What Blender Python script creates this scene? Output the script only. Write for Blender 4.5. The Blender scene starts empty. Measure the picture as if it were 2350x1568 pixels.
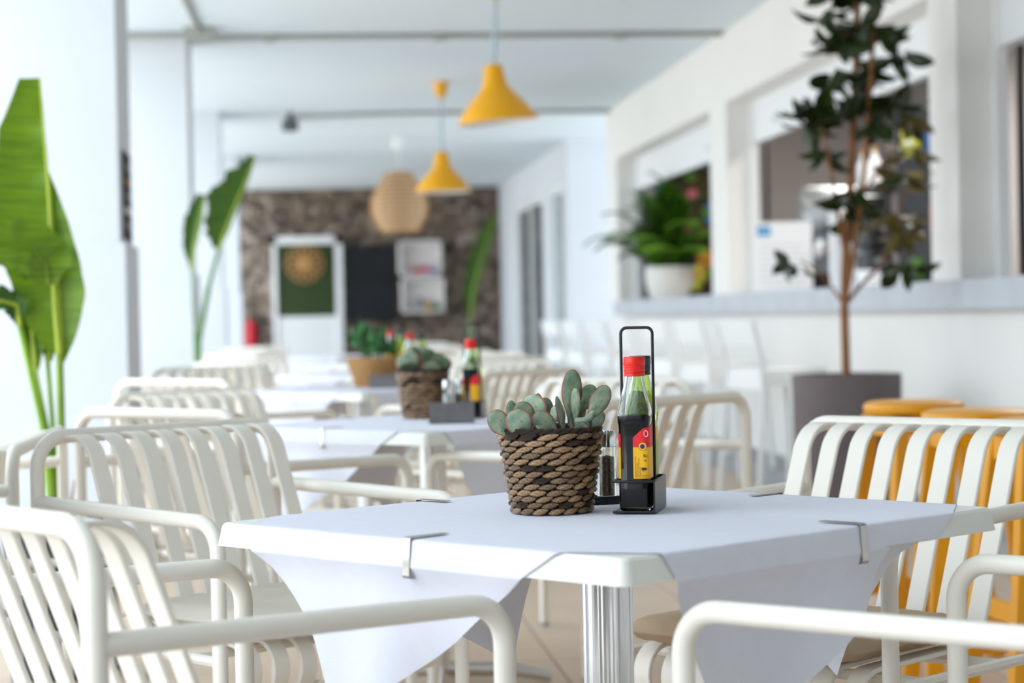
import bpy, bmesh, math, random
from mathutils import Vector, Matrix, Euler
R = math.radians
random.seed(7)
S = bpy.context.scene
COL = S.collection

# ------------------------------------------------------------------ camera
cam_d = bpy.data.cameras.new('camera')
cam = bpy.data.objects.new('camera', cam_d); COL.objects.link(cam)
cam_d.sensor_width = 36.0
cam_d.lens = 4868.0 / 2350 * 36
psi, pitch, roll = R(5.57), R(0.6723), R(1.1726)
fw = Vector((math.sin(psi)*math.cos(pitch), math.cos(psi)*math.cos(pitch), -math.sin(pitch)))
rt0 = Vector((math.cos(psi), -math.sin(psi), 0)); up0 = rt0.cross(fw)
rt = math.cos(roll)*rt0 - math.sin(roll)*up0
up = math.sin(roll)*rt0 + math.cos(roll)*up0
M = Matrix((rt, up, -fw)).transposed().to_4x4()
M.translation = (0, 0, 1.032)
cam.matrix_world = M
cam_d.clip_start = 0.05; cam_d.clip_end = 300
cam_d.dof.use_dof = True
cam_d.dof.focus_distance = 3.32
cam_d.dof.aperture_fstop = 3.9
S.camera = cam

# ------------------------------------------------------------------ light
W = bpy.data.worlds.new('sky'); S.world = W; W.use_nodes = True
bg = W.node_tree.nodes['Background']
bg.inputs[0].default_value = (0.80, 0.90, 1.0, 1); bg.inputs[1].default_value = 2.7
sun_d = bpy.data.lights.new('sun', 'SUN'); sun = bpy.data.objects.new('sun', sun_d); COL.objects.link(sun)
sun_d.energy = 4.0; sun_d.angle = R(2); sun_d.color = (1.0, 0.95, 0.87)
sun.rotation_euler = (R(8), R(35), 0)     # high, from behind the building; falls on the open ground only
S.view_settings.view_transform = 'Standard'; S.view_settings.look = 'None'
S.view_settings.gamma = 1; S.view_settings.use_curve_mapping = False
S.view_settings.exposure = 0.58
S.cycles.adaptive_threshold = 0.02; S.cycles.max_bounces = 10

# ------------------------------------------------------------------ materials
MATS = {}
def mat(name, col, rough=.5, metal=0, var=0, vscale=8, bump=0, bscale=60, col2=None, trans=0, ior=1.45, spec=.5, stretch=None, emit=0):
    if name in MATS: return MATS[name]
    m = bpy.data.materials.new(name); m.use_nodes = True
    nt = m.node_tree; b = nt.nodes['Principled BSDF']
    b.inputs['Base Color'].default_value = (*col, 1); b.inputs['Roughness'].default_value = rough
    b.inputs['Metallic'].default_value = metal; b.inputs['Transmission Weight'].default_value = trans
    b.inputs['IOR'].default_value = ior; b.inputs['Specular IOR Level'].default_value = spec
    tc = None
    if var or bump or col2:
        tc = nt.nodes.new('ShaderNodeTexCoord'); mp = nt.nodes.new('ShaderNodeMapping')
        nt.links.new(tc.outputs['Object'], mp.inputs[0])
        if stretch: mp.inputs['Scale'].default_value = stretch
    if var or col2:
        n = nt.nodes.new('ShaderNodeTexNoise'); n.inputs['Scale'].default_value = vscale; n.inputs['Detail'].default_value = 5
        nt.links.new(mp.outputs[0], n.inputs[0])
        r = nt.nodes.new('ShaderNodeValToRGB')
        c2 = col2 or tuple(max(0, c*(1-var)) for c in col)
        r.color_ramp.elements[0].position = .35; r.color_ramp.elements[1].position = .65
        r.color_ramp.elements[0].color = (*c2, 1); r.color_ramp.elements[1].color = (*col, 1)
        nt.links.new(n.outputs[0], r.inputs[0]); nt.links.new(r.outputs[0], b.inputs['Base Color'])
    if bump:
        n2 = nt.nodes.new('ShaderNodeTexNoise'); n2.inputs['Scale'].default_value = bscale; n2.inputs['Detail'].default_value = 4
        nt.links.new(mp.outputs[0], n2.inputs[0])
        bp = nt.nodes.new('ShaderNodeBump'); bp.inputs['Strength'].default_value = bump; bp.inputs['Distance'].default_value = .01
        nt.links.new(n2.outputs[0], bp.inputs['Height']); nt.links.new(bp.outputs[0], b.inputs['Normal'])
    MATS[name] = m
    return m
def random_tint(name, lo, hi):
    nt = MATS[name].node_tree; b = nt.nodes['Principled BSDF']; src = b.inputs['Base Color'].links[0].from_socket
    oi = nt.nodes.new('ShaderNodeObjectInfo'); mr = nt.nodes.new('ShaderNodeMapRange'); mr.inputs[3].default_value = lo; mr.inputs[4].default_value = hi
    nt.links.new(oi.outputs['Random'], mr.inputs[0])
    vm = nt.nodes.new('ShaderNodeVectorMath'); vm.operation = 'SCALE'; nt.links.new(src, vm.inputs[0]); nt.links.new(mr.outputs[0], vm.inputs['Scale']); nt.links.new(vm.outputs[0], b.inputs['Base Color'])
def edge_mat(name, col, col2, edge, spots=None, rough=.45, sss=0):
    """leaf skin: two mottled greens, a coloured margin read from the leaf's own 'rim' attribute"""
    m = mat(name, col, rough, col2=col2, vscale=3.5, bump=.08, bscale=30)
    nt = m.node_tree; b = nt.nodes['Principled BSDF']
    src = b.inputs['Base Color'].links[0].from_socket
    at = nt.nodes.new('ShaderNodeAttribute'); at.attribute_name = 'rim'
    rp = nt.nodes.new('ShaderNodeValToRGB'); rp.color_ramp.elements[0].position = .78; rp.color_ramp.elements[1].position = .97
    nt.links.new(at.outputs['Fac'], rp.inputs[0])
    mx = nt.nodes.new('ShaderNodeMix'); mx.data_type = 'RGBA'
    nt.links.new(rp.outputs[0], mx.inputs[0]); nt.links.new(src, mx.inputs[6]); mx.inputs[7].default_value = (*edge, 1)
    out = mx.outputs[2]
    if spots:
        n = nt.nodes.new('ShaderNodeTexNoise'); n.inputs['Scale'].default_value = 9; n.inputs['Detail'].default_value = 2
        tc = [k for k in nt.nodes if k.type == 'TEX_COORD'][0]; nt.links.new(tc.outputs['Object'], n.inputs[0])
        r2 = nt.nodes.new('ShaderNodeValToRGB'); r2.color_ramp.elements[0].position = .66; r2.color_ramp.elements[1].position = .72
        nt.links.new(n.outputs[0], r2.inputs[0])
        m2 = nt.nodes.new('ShaderNodeMix'); m2.data_type = 'RGBA'
        nt.links.new(r2.outputs[0], m2.inputs[0]); nt.links.new(out, m2.inputs[6]); m2.inputs[7].default_value = (*spots, 1)
        out = m2.outputs[2]
    nt.links.new(out, b.inputs['Base Color'])
    return m

mat('chair_white', (.88, .835, .745), .38, var=.03, vscale=3, bump=.02, bscale=200)
mat('resin_white', (.86, .86, .80), .4, var=.04, vscale=6, bump=.03, bscale=90)
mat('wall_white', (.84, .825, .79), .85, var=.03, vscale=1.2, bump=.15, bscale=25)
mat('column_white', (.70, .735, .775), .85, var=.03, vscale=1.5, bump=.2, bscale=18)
mat('ceiling_white', (.77, .86, .92), .9, var=.05, vscale=.5, bump=.1, bscale=20)
mat('wall_front_blocker', (.34, .28, .22), .9, var=.1, vscale=2)  # dark tone for the added blocking wall, keeps its bounce low
mat('counter_stone', (.50, .53, .57), .5, var=.10, vscale=4)
mat('cloth', (.80, .805, .89), .9, var=.02, vscale=40, bump=.25, bscale=900)
mat('alu', (.78, .79, .80), .28, 1, var=.15, vscale=20, stretch=(30, 30, 1))
mat('steel', (.46, .45, .43), .2, 1)
mat('dark_metal', (.010, .010, .012), .35)
mat('yellow_paint', (.86, .37, .004), .38, var=.10, vscale=5)
mat('yellow_lamp', (.88, .42, .002), .35)
mat('lamp_white', (.85, .85, .83), .6)
mat('cord', (.45, .55, .62), .6)
mat('tan', (.52, .38, .25), .9, var=.12, vscale=10, bump=.3, bscale=400)
mat('cream', (.74, .68, .57), .9, var=.08, vscale=10, bump=.3, bscale=400)
mat('pot_brown', (.165, .135, .135), .8, var=.2, vscale=3, bump=.2, bscale=30)
mat('pot_dark', (.05, .05, .055), .6)
mat('pot_white', (.80, .79, .75), .6, var=.05)
mat('soil', (.02, .014, .01), 1, bump=.8, bscale=60)
mat('trunk', (.36, .16, .06), .8, col2=(.20, .085, .03), vscale=12, stretch=(4, 4, .6), bump=.3)
mat('fig_leaf', (.012, .030, .008), .2, col2=(.030, .045, .010), vscale=3)
mat('fig_leaf_olive', (.15, .13, .025), .35, col2=(.10, .06, .02), vscale=4)
mat('strel_leaf', (.185, .32, .006), .38, col2=(.10, .215, .004), vscale=9, stretch=(.6, 1, 14), bump=.25, bscale=14)
mat('strel_dark', (.035, .10, .012), .4, col2=(.07, .17, .012), vscale=7, stretch=(.6, 1, 12))
mat('strel_stem', (.30, .48, .03), .4, col2=(.12, .30, .03), vscale=4)
mat('stem_dark', (.10, .22, .07), .45)
mat('midrib', (.48, .60, .06), .4)
mat('fern', (.13, .29, .015), .5, col2=(.03, .12, .01), vscale=6)
mat('herb', (.12, .33, .12), .5, col2=(.05, .17, .05), vscale=8)
mat('reed', (.48, .295, .145), .24, col2=(.10, .05, .022), vscale=2.0, stretch=(.55, 5, 7), bump=.45, bscale=2.5, spec=.8); random_tint('reed', .55, 1.4)
mat('reed_dark', (.10, .055, .028), .4, col2=(.022, .013, .008), vscale=2.0, stretch=(.55, 5, 7), bump=.8, bscale=2.5)
mat('basket_core', (.012, .008, .006), .8)
mat('wicker', (.58, .33, .13), .6, col2=(.42, .22, .07), vscale=60)
mat('wicker_pale', (.90, .79, .62), .6, col2=(.86, .72, .52), vscale=30)
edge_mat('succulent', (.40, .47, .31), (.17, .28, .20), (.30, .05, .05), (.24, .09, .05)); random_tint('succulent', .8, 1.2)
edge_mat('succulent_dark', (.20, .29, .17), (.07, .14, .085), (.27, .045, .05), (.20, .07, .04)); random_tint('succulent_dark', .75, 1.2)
mat('succulent_stem', (.16, .16, .09), .7)
mat('glass', (.95, 1, .97), .0, trans=1, ior=1.45)
mat('glass_green', (.80, .93, .45), .0, trans=1, ior=1.45)
mat('vinegar', (.004, .003, .004), .6, spec=0)
mat('oil', (.66, .76, .07), .02, trans=1, ior=1.35)
mat('cap_red', (.80, .018, .010), .3)
mat('cap_dark', (.012, .045, .055), .35)
mat('label_red', (.78, .012, .018), .5)
mat('label_yellow', (.90, .46, .004), .5)
mat('label_green', (.40, .50, .05), .5)
mat('ink', (.02, .015, .02), .6)
mat('ink_blue', (.01, .02, .16), .5)
mat('ink_white', (.8, .8, .8), .5)
mat('salt', (.8, .8, .8), .8)
mat('pepper', (.20, .11, .06), .9, col2=(.05, .03, .02), vscale=300)
mat('grey_board', (.19, .18, .175), .8, var=.2, vscale=30)
mat('tile', (.60, .46, .335), .45, var=.06, vscale=2.5)
mat('grout', (.42, .36, .31), .9)
mat('paving', (.66, .62, .56), .9, var=.08, vscale=.6)
mat('plinth', (.33, .35, .36), .7, var=.1)
mat('rock', (.30, .225, .165), .95, col2=(.05, .040, .035), vscale=4.5, bump=.8, bscale=30)
mat('rock_pale', (.48, .40, .34), .95, col2=(.20, .16, .13), vscale=5, bump=.8, bscale=30)
mat('door_white', (.80, .81, .82), .6)
mat('door_green', (.026, .055, .004), .6, col2=(.010, .022, .003), vscale=1.0)
mat('slate', (.004, .006, .010), .7, var=.5, vscale=2)
mat('red_metal', (.50, .006, .02), .3)
mat('crate', (.86, .82, .80), .7)
mat('glass_dark', (.10, .12, .125), .08)
mat('glass_pale', (.50, .58, .61), .12)
mat('shutter', (.80, .82, .83), .5)
mat('frame_white', (.86, .87, .87), .4)
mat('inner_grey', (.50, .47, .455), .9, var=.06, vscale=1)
mat('black_box', (.012, .012, .014), .3)
mat('chrome', (.70, .73, .75), .12, 1); mat('brushed', (.42, .45, .47), .35, 1)
mat('paper', (.86, .88, .90), .7)
mat('blue_print', (.06, .33, .62), .6)
mat('grey_print', (.60, .62, .64), .7)
mat('teal', (.012, .20, .26), .6)
mat('dark_art', (.015, .014, .012), .8, col2=(.06, .05, .012), vscale=3)
mat('pink', (.62, .13, .20), .6); mat('orange', (.62, .25, .02), .6); mat('crimson', (.45, .03, .03), .6)
mat('blue', (.02, .17, .50), .5); mat('yellow_leafy', (.50, .52, .06), .6)
mat('conduit', (.36, .37, .34), .6); mat('spot_grey', (.10, .11, .11), .5)
mat('bar_stool', (.86, .88, .88), .4)

# ------------------------------------------------------------------ mesh helpers
class MB:
    def __init__(s): s.v = []; s.f = []; s.mi = []; s.att = []
    def add(s, vs, fs, mi=0):
        o = len(s.v); s.v += [tuple(p) for p in vs]; s.f += [tuple(i+o for i in f) for f in fs]; s.mi += [mi]*len(fs); return s
    def box(s, x0, x1, y0, y1, z0, z1, mi=0):
        return s.add([(x0,y0,z0),(x1,y0,z0),(x1,y1,z0),(x0,y1,z0),(x0,y0,z1),(x1,y0,z1),(x1,y1,z1),(x0,y1,z1)],
              [(0,3,2,1),(4,5,6,7),(0,1,5,4),(1,2,6,5),(2,3,7,6),(3,0,4,7)], mi)
    def tube(s, pts, r, seg=12, cap=True, mi=0):
        pts = [Vector(p) for p in pts]; n = len(pts)
        rr = r if isinstance(r, (list, tuple)) else [r]*n
        t = (pts[1]-pts[0]).normalized()
        a = t.orthogonal().normalized()
        rings = []
        for i, p in enumerate(pts):
            if i == 0: tt = pts[1]-pts[0]
            elif i == n-1: tt = pts[-1]-pts[-2]
            else: tt = (pts[i+1]-p).normalized() + (p-pts[i-1]).normalized()
            tt.normalize()
            q = t.rotation_difference(tt); a = q @ a; a = (a - tt*a.dot(tt)).normalized(); t = tt
            b = t.cross(a)
            rings.append([p + (a*math.cos(2*math.pi*k/seg) + b*math.sin(2*math.pi*k/seg))*rr[i] for k in range(seg)])
        vs = [v for g in rings for v in g]; fs = []
        for i in range(n-1):
            for k in range(seg):
                k2 = (k+1) % seg
                fs.append((i*seg+k, i*seg+k2, (i+1)*seg+k2, (i+1)*seg+k))
        if cap: fs += [tuple(range(seg))[::-1], tuple(range((n-1)*seg, n*seg))]
        return s.add(vs, fs, mi)
    def lathe(s, prof, seg=24, c=(0,0,0), mi=0, fn=None, close=False):
        vs = []; fs = []; n = len(prof)
        for (r, z) in prof:
            for k in range(seg):
                a = 2*math.pi*k/seg; f = fn(a, z) if fn else 1
                vs.append((c[0]+r*f*math.cos(a), c[1]+r*f*math.sin(a), c[2]+z))
        for i in range(n-1):
            for k in range(seg):
                k2 = (k+1) % seg
                fs.append((i*seg+k, i*seg+k2, (i+1)*seg+k2, (i+1)*seg+k))
        if prof[0][0] > 1e-5 and not close: fs.append(tuple(range(seg))[::-1])
        if prof[-1][0] > 1e-5 and not close: fs.append(tuple(range((n-1)*seg, n*seg)))
        return s.add(vs, fs, mi)
    def strip(s, path, w, t, x=0, bev=.002, mi=0):
        """flat bar of width w (along x), thickness t, swept along a path in the yz plane"""
        n = len(path); vs = []; fs = []; h = w/2; k = t/2
        pr = [(-h,-k+bev),(-h+bev,-k),(h-bev,-k),(h,-k+bev),(h,k-bev),(h-bev,k),(-h+bev,k),(-h,k-bev)]
        for i, (y, z) in enumerate(path):
            a = path[max(0,i-1)]; b = path[min(n-1,i+1)]
            ty, tz = b[0]-a[0], b[1]-a[1]; l = math.hypot(ty, tz) or 1; ny, nz = -tz/l, ty/l
            for (px, pn) in pr: vs.append((x+px, y+ny*pn, z+nz*pn))
        for i in range(n-1):
            for q in range(8):
                q2 = (q+1) % 8; fs.append((i*8+q, i*8+q2, (i+1)*8+q2, (i+1)*8+q))
        fs += [tuple(range(8))[::-1], tuple(range((n-1)*8, n*8))]
        return s.add(vs, fs, mi)
    def mesh(s, name, mats, smooth=True, angle=40):
        me = bpy.data.meshes.new(name); me.from_pydata(s.v, [], s.f)
        if isinstance(mats, str): mats = [mats]
        for m in mats: me.materials.append(MATS[m])
        if len(mats) > 1: me.polygons.foreach_set('material_index', s.mi)
        if s.att:
            at = me.attributes.new('rim', 'FLOAT', 'POINT'); at.data.foreach_set('value', s.att)
        bm = bmesh.new(); bm.from_mesh(me); bmesh.ops.recalc_face_normals(bm, faces=bm.faces); bm.to_mesh(me); bm.free()
        if smooth:
            me.polygons.foreach_set('use_smooth', [True]*len(me.polygons))
            try: me.set_sharp_from_angle(angle=R(angle))
            except Exception: pass
        me.update(); return me
    def obj(s, name, mats, parent=None, loc=None, rot=None, smooth=True, angle=40):
        return link(name, s.mesh(name, mats, smooth, angle), parent, loc, rot)
def link(name, data, parent=None, loc=None, rot=None, scale=None, mw=None):
    o = bpy.data.objects.new(name, data); COL.objects.link(o)
    if parent: o.parent = parent
    if loc: o.location = loc
    if rot: o.rotation_euler = rot
    if scale: o.scale = scale
    if mw: o.matrix_local = mw
    return o
def tag(o, label=None, cat=None, group=None, kind=None):
    if label: o['label'] = label
    if cat: o['category'] = cat
    if group: o['group'] = group
    if kind: o['kind'] = kind
    return o
def thing(name, label, cat, loc=(0,0,0), rz=0, group=None):
    o = link(name, None, None, loc, (0,0,rz)); o.empty_display_size = .1
    return tag(o, label, cat, group)
def copy_tree(o, parent=None):
    c = o.copy(); COL.objects.link(c)
    if parent: c.parent = parent
    for ch in KIDS.get(o.name, list(o.children)): copy_tree(ch, c)
    return c
KIDS = {}
def rpath(pts, rad, n=6):
    """polyline with rounded corners; rad: one radius or a list per inner corner"""
    pts = [Vector(p) for p in pts]; out = [pts[0]]
    for i in range(1, len(pts)-1):
        r = rad[i-1] if isinstance(rad, (list, tuple)) else rad
        a = (pts[i-1]-pts[i]).normalized(); b = (pts[i+1]-pts[i]).normalized()
        ang = a.angle(b); d = r/math.tan(ang/2); d = min(d, (pts[i-1]-pts[i]).length*.9, (pts[i+1]-pts[i]).length*.9); r2 = d*math.tan(ang/2)
        c = pts[i] + (a+b).normalized()*(r2/math.sin(ang/2))
        p0 = pts[i]+a*d - c; p1 = pts[i]+b*d - c
        p0.normalize(); p1.normalize()
        for k in range(n+1): out.append(c + p0.slerp(p1, k/n).normalized()*r2)
    out.append(pts[-1]); return out
def rpath2(pts, rad, n=6): return [(p.y, p.z) for p in rpath([(0,a,b) for a, b in pts], rad, n)]

# ------------------------------------------------------------------ the setting
CZ = 3.06; XW = 3.05
def struct(o, label=None): return tag(o, label, None, None, 'structure')
m = MB().box(-1.75, 6, -9, 34, -.20, -.006); struct(m.obj('floor', 'grout', smooth=False), 'beige tiled terrace floor')
fl = bpy.data.objects['floor']
tm = MB().box(-.297, .297, -.297, .297, -.005, 0); tme = tm.mesh('tile', 'tile', False)
tb = tm.mesh('tile_far', 'tile', False)
for i in range(-2, 5):
    for j in range(5, 24):
        link('tile', tme, fl, (.12+i*.6+.3, j*.6, 0))
g = MB().box(-60, -1.75, -40, 70, -.25, -.02); struct(g.obj('ground', 'paving', smooth=False), 'pale sunlit paving outside the terrace')
m = MB().box(-1.75, 6, -9, 33.2, CZ, CZ+.25); struct(m.obj('ceiling', 'ceiling_white', smooth=False), 'pale blue-white painted terrace ceiling')
# right wall with serving openings
m = MB()
Y0, Y1 = -4, 21.1
m.box(XW, XW+.22, Y0, Y1, 2.545, CZ); m.box(XW, XW+.22, Y0, Y1, 0, 1.022)
for a, b in ((20.45, 21.1), (15.07, 15.69), (9.65, 10.1), (4.2, 4.7), (-1.3, -.8)): m.box(XW, XW+.22, a, b, 1.161, 2.545)
m.box(XW+.22, 6, 21.0, 21.1, 0, CZ)
struct(m.obj('wall_right', 'wall_white', smooth=False), 'white plaster wall with serving openings above the bar')
m = MB().box(XW, 6, 24.3, 24.75, 0, 2.6); m.box(XW, XW+.15, 26.15, 26.95, 0, 2.6); m.box(XW, XW+.15, 30.3, 32.95, 0, 2.6)
m.box(XW, 6, 24.3, 24.75, 2.6, CZ); m.box(XW, XW+.15, 24.75, 32.95, 2.6, CZ)
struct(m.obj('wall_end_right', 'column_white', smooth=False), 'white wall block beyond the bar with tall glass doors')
wn = link('window_4', None, None, (0,0,0)); struct(wn, 'tall dark glass door in the far white wall'); 
MB().box(3.10, 3.12, 26.95, 30.3, 0, 2.6).obj('pane', 'glass_dark', wn, smooth=False)
MB().box(3.06, 3.14, 26.95, 27.05, 0, 2.6).box(3.06, 3.14, 30.2, 30.3, 0, 2.6).box(3.06, 3.14, 28.55, 28.65, 0, 2.6).box(3.06, 3.14, 27.05, 30.2, 2.5, 2.6).obj('frame', 'frame_white', wn, smooth=False)
wn = link('window_5', None, None, (0,0,0)); struct(wn, 'tall pale glass pane beside the far glass door')
MB().box(3.10, 3.12, 24.75, 26.15, 0, 2.6).obj('pane', 'glass_pale', wn, smooth=False)
MB().box(3.06, 3.14, 24.75, 24.83, 0, 2.6).box(3.06, 3.14, 26.07, 26.15, 0, 2.6).box(3.06, 3.14, 24.83, 26.07, 2.5, 2.6).obj('frame', 'frame_white', wn, smooth=False)
# bar interior shell
m = MB().box(5.6, 5.75, -4, 20.95, 0, CZ); struct(m.obj('wall_inner', 'inner_grey', smooth=False), 'grey back wall inside the bar')
m = MB().box(3.27, 5.6, 19.95, 20.05, 0, CZ); struct(m.obj('wall_inner_end', 'inner_grey', smooth=False), 'grey end wall inside the bar')
bl = thing('bar_fill_panel', 'added fill-light panel under the bar ceiling, out of view', 'lamp', (4.3, 13.5, CZ-.05))  # unseen fill light, added to brighten the grey walls inside the bar
MB().box(-.3,.3,-4.5,4.5,0,.049).obj('housing', 'frame_white', bl, smooth=False)  # casing made up to carry the fill light
ld = bpy.data.lights.new('bar_fill', 'AREA'); ld.shape = 'RECTANGLE'; ld.size = .55; ld.size_y = 8.8; ld.energy = 120; ld.color = (1, .93, .86)
link('bar_fill', ld, bl, (0,0,-.004))
# bar plinth
m = MB().box(2.72, 3.05, 5, 21, 0, .10); struct(m.obj('trim_1', 'plinth', smooth=False), 'grey step along the foot of the bar')
# counter slab
m = MB().box(2.97, 3.55, -3.9, 20.3, 1.023, 1.16)
tag(m.obj('bar_counter', 'counter_stone', smooth=False), 'long pale grey stone counter slab running along the white bar', 'counter')
# shutters and frames in the openings
for i, (a, b) in enumerate(((15.69, 20.45), (10.1, 15.07), (4.7, 9.65))):
    wn = link('window_%d' % (i+1), None, None, (0,0,0)); struct(wn, ['far', 'middle', 'near'][i] + ' serving opening with a raised white shutter')
    mm = MB()
    mm.box(3.215, 3.27, a, a+.07, 1.16, 2.545).box(3.215, 3.27, b-.07, b, 1.16, 2.545)
    mm.obj('frame', 'frame_white', wn, smooth=False)
    MB().box(3.235, 3.275, a+.07, b-.07, 2.24, 2.545).obj('shutter', 'shutter', wn, smooth=False)
    for q in (a+.9, b-.9): MB().box(3.21, 3.235, q-.12, q+.12, 2.33, 2.36).obj('shutter_handle', 'grey_print', wn, smooth=False)
    MB().box(3.30, 3.33, b-.12, b-.09, 1.16, 2.24).obj('inner_post', 'black_box', wn, smooth=False)
m = MB().box(-1.75, 6, -4.2, -4, 0, CZ); struct(m.obj('wall_front_blocker', 'wall_front_blocker', smooth=False), 'added dark wall behind the camera, holding back fill light')  # unseen wall, added to cut the light coming from behind the camera
# columns on the open side
for i, (a, b) in enumerate(((9.25, 9.95), (15.0, 15.7), (20.6, 21.4), (26.2, 27.0), (3.75, 4.45), (-1.75, -1.05))):
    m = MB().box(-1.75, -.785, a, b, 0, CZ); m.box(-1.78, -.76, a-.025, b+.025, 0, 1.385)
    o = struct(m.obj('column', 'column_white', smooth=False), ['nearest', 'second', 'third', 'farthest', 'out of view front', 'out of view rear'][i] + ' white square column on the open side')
# picture on the side of the first column
t = thing('wall_menu', 'narrow dark framed menu hung on the side of the nearest white column', 'menu', (-.785, 9.64, 1.60))
MB().box(0, .006, -.22, .22, -.19, .20).obj('frame', 'slate', t, smooth=False)
for k in range(5): MB().box(.006, .008, -.16, .16, -.14+k*.065, -.11+k*.065).obj('print', ['grey_board', 'grey_print', 'grey_board', 'trunk', 'grey_board'][k], t, smooth=False)
# conduits on the ceiling
def conduit(name, pts, r, label):
    t = thing(name, label, 'conduit', (0,0,0)); MB().tube(pts, r, 8).obj('pipe', 'conduit', t); return t
c1 = conduit('ceiling_conduit', [(-.66,15.1,CZ-.02),(3.04,15.1,CZ-.02)], .02, 'thin grey conduit crossing the ceiling above the second column')
for x in (-.2, 1.0, 2.3): MB().box(x-.04, x+.04, 15.06, 15.14, CZ-.05, CZ-.001).obj('clip', 'conduit', c1, smooth=False)
c2 = conduit('ceiling_conduit', [(-.05,20.75,CZ-.05),(.3,20.75,CZ-.035),(.8,20.75,CZ-.02),(3.04,20.75,CZ-.02)], .02, 'thin grey conduit crossing the ceiling farther back, ending at a lamp holder')
c3 = conduit('ceiling_conduit', [(-.72,9.5,CZ-.02),(-.72,12,CZ-.02),(-.68,14.75,CZ-.02)], .018, 'thin grey conduit running along the ceiling edge to a junction box')
MB().box(-.78, -.58, 14.65, 14.85, CZ-.08, CZ-.001).obj('junction_box', 'conduit', c3, smooth=False)
c4 = conduit('ceiling_conduit', [(-1.7,14.9,CZ-.03),(-.72,14.9,CZ-.03)], .02, 'short grey conduit running along the top of the second column')
sp = thing('spotlight', 'small dark spotlight on the ceiling at the end of a conduit', 'spotlight', (-.1, 20.75, CZ))
MB().lathe([(.03,-.001),(.03,-.05),(.075,-.07),(.085,-.17),(.07,-.18)], 16).obj('housing', 'spot_grey', sp)
MB().lathe([(.07,-.175),(.04,-.185)], 16).obj('lens', 'black_box', sp)

# ---- back wall of rubble stone, with its furniture
BY = 32.9
wb = MB().box(-1.75, 6, BY, BY+.3, 0, CZ).obj('wall_back', 'rock', smooth=False); struct(wb, 'rough brown volcanic stone wall at the far end')
def stones(n, x0, x1, z0, z1, s0, s1, mats, name, seed):
    rr = random.Random(seed); m = MB()
    for i in range(n):
        x = rr.uniform(x0, x1); z = rr.uniform(z0, z1); s = rr.uniform(s0, s1)
        k = rr.randint(5, 7); a0 = rr.random()*6
        o = [(x+math.cos(a0+6.283*q/k)*s*rr.uniform(.7,1.2), BY+.005, z+math.sin(a0+6.283*q/k)*s*rr.uniform(.6,1)) for q in range(k)]
        inn = [(x+(p[0]-x)*.65, BY-rr.uniform(.025,.06), z+(p[2]-z)*.65) for p in o]
        m.add(o+inn, [(q, (q+1)%k, k+(q+1)%k, k+q) for q in range(k)] + [tuple(range(k, 2*k))])
    ob = m.obj(name, mats, wb, smooth=False); tag(ob, kind='stuff')
stones(420, -.8, 3.2, 0, 3.0, .06, .13, 'rock', 'rubble_stones', 1)
stones(170, -.8, 3.2, 0, 3.0, .05, .10, 'rock_pale', 'pale_rubble_stones', 2)
stones(160, -1.0, -.35, 0, 3.0, .05, .11, 'rock_pale', 'pale_rubble_stones', 3)
d = link('door_1', None, None, (0,0,0)); struct(d, 'white framed door with a green upper panel in the stone wall')
def pz(v, u): return 1.032 + (736.6-.0205*(u-699)-v)/4868*BY      # heights taken from the photo at the wall's distance
def px(u): return (u-699)/4868*BY
dx0, dx1 = px(628), px(787)
MB().box(dx0, dx0+.07, BY-.14, BY, 0, 2.33).box(dx1-.11, dx1, BY-.14, BY, 0, 2.33).box(dx0, dx1, BY-.14, BY, 2.21, 2.33).obj('frame', 'door_white', d, smooth=False)
MB().box(dx0+.07, dx1-.11, BY-.10, BY-.075, 0, 1.10).obj('lower_panel', 'door_white', d, smooth=False)
MB().box(dx0+.07, dx1-.11, BY-.10, BY-.075, 1.10, 2.21).obj('green_panel', 'door_green', d, smooth=False)
t = thing('wreath', 'round woven straw ornament hanging on the green door panel', 'ornament', (px(702), BY-.17, pz(607, 702)))
MB().tube([(math.cos(a)*.06, 0, math.sin(a)*.045) for a in [k*math.pi/8 for k in range(17)]], .045, 8, False).obj('hub', 'wicker', t)
pm = MB().tube([(0,0,.10),(.05,0,.19),(0,0,.28),(-.05,0,.19),(0,0,.10)], .015, 6, False).mesh('petal', 'wicker')
for k in range(12): link('petal', pm, t, rot=(0, k*math.pi/6, 0))
MB().tube([(math.cos(a)*.285, .01, math.sin(a)*.285) for a in [k*math.pi/12 for k in range(25)]], .010, 6, False).obj('ring', 'wicker', t)
t = thing('chalkboard', 'tall black chalkboard hung on the stone wall', 'chalkboard', (px(853), BY-.11, pz(652, 853)))
MB().box(-.36, .36, -.01, .02, -.56, .56).obj('slate', 'slate', t, smooth=False)
MB().box(-.39, -.36, -.03, .03, -.59, .59).box(.36, .39, -.03, .03, -.59, .59).box(-.36, .36, -.03, .03, .56, .59).box(-.36, .36, -.03, .03, -.59, -.56).obj('frame', 'black_box', t, smooth=False)
def crate(u, v, label):
    t = thing('wall_crate', label, 'shelf', (px(u), BY-.24, pz(v, u)))
    a, b = .33, .27
    MB().box(-a, a, .13, .15, -b, b).obj('back', 'crate', t, smooth=False)
    for nm, bx in (('side', (-a,-a+.03,-.15,.13,-b,b)), ('side', (a-.03,a,-.15,.13,-b,b)), ('top', (-a,a,-.15,.13,b-.03,b)), ('bottom', (-a,a,-.15,.13,-b,-b+.03))):
        MB().box(*bx).obj(nm, 'crate', t, smooth=False)
    return t
k1 = crate(963, 594, 'upper white wooden crate shelf on the stone wall'); k2 = crate(967, 678, 'lower white wooden crate shelf on the stone wall')
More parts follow.
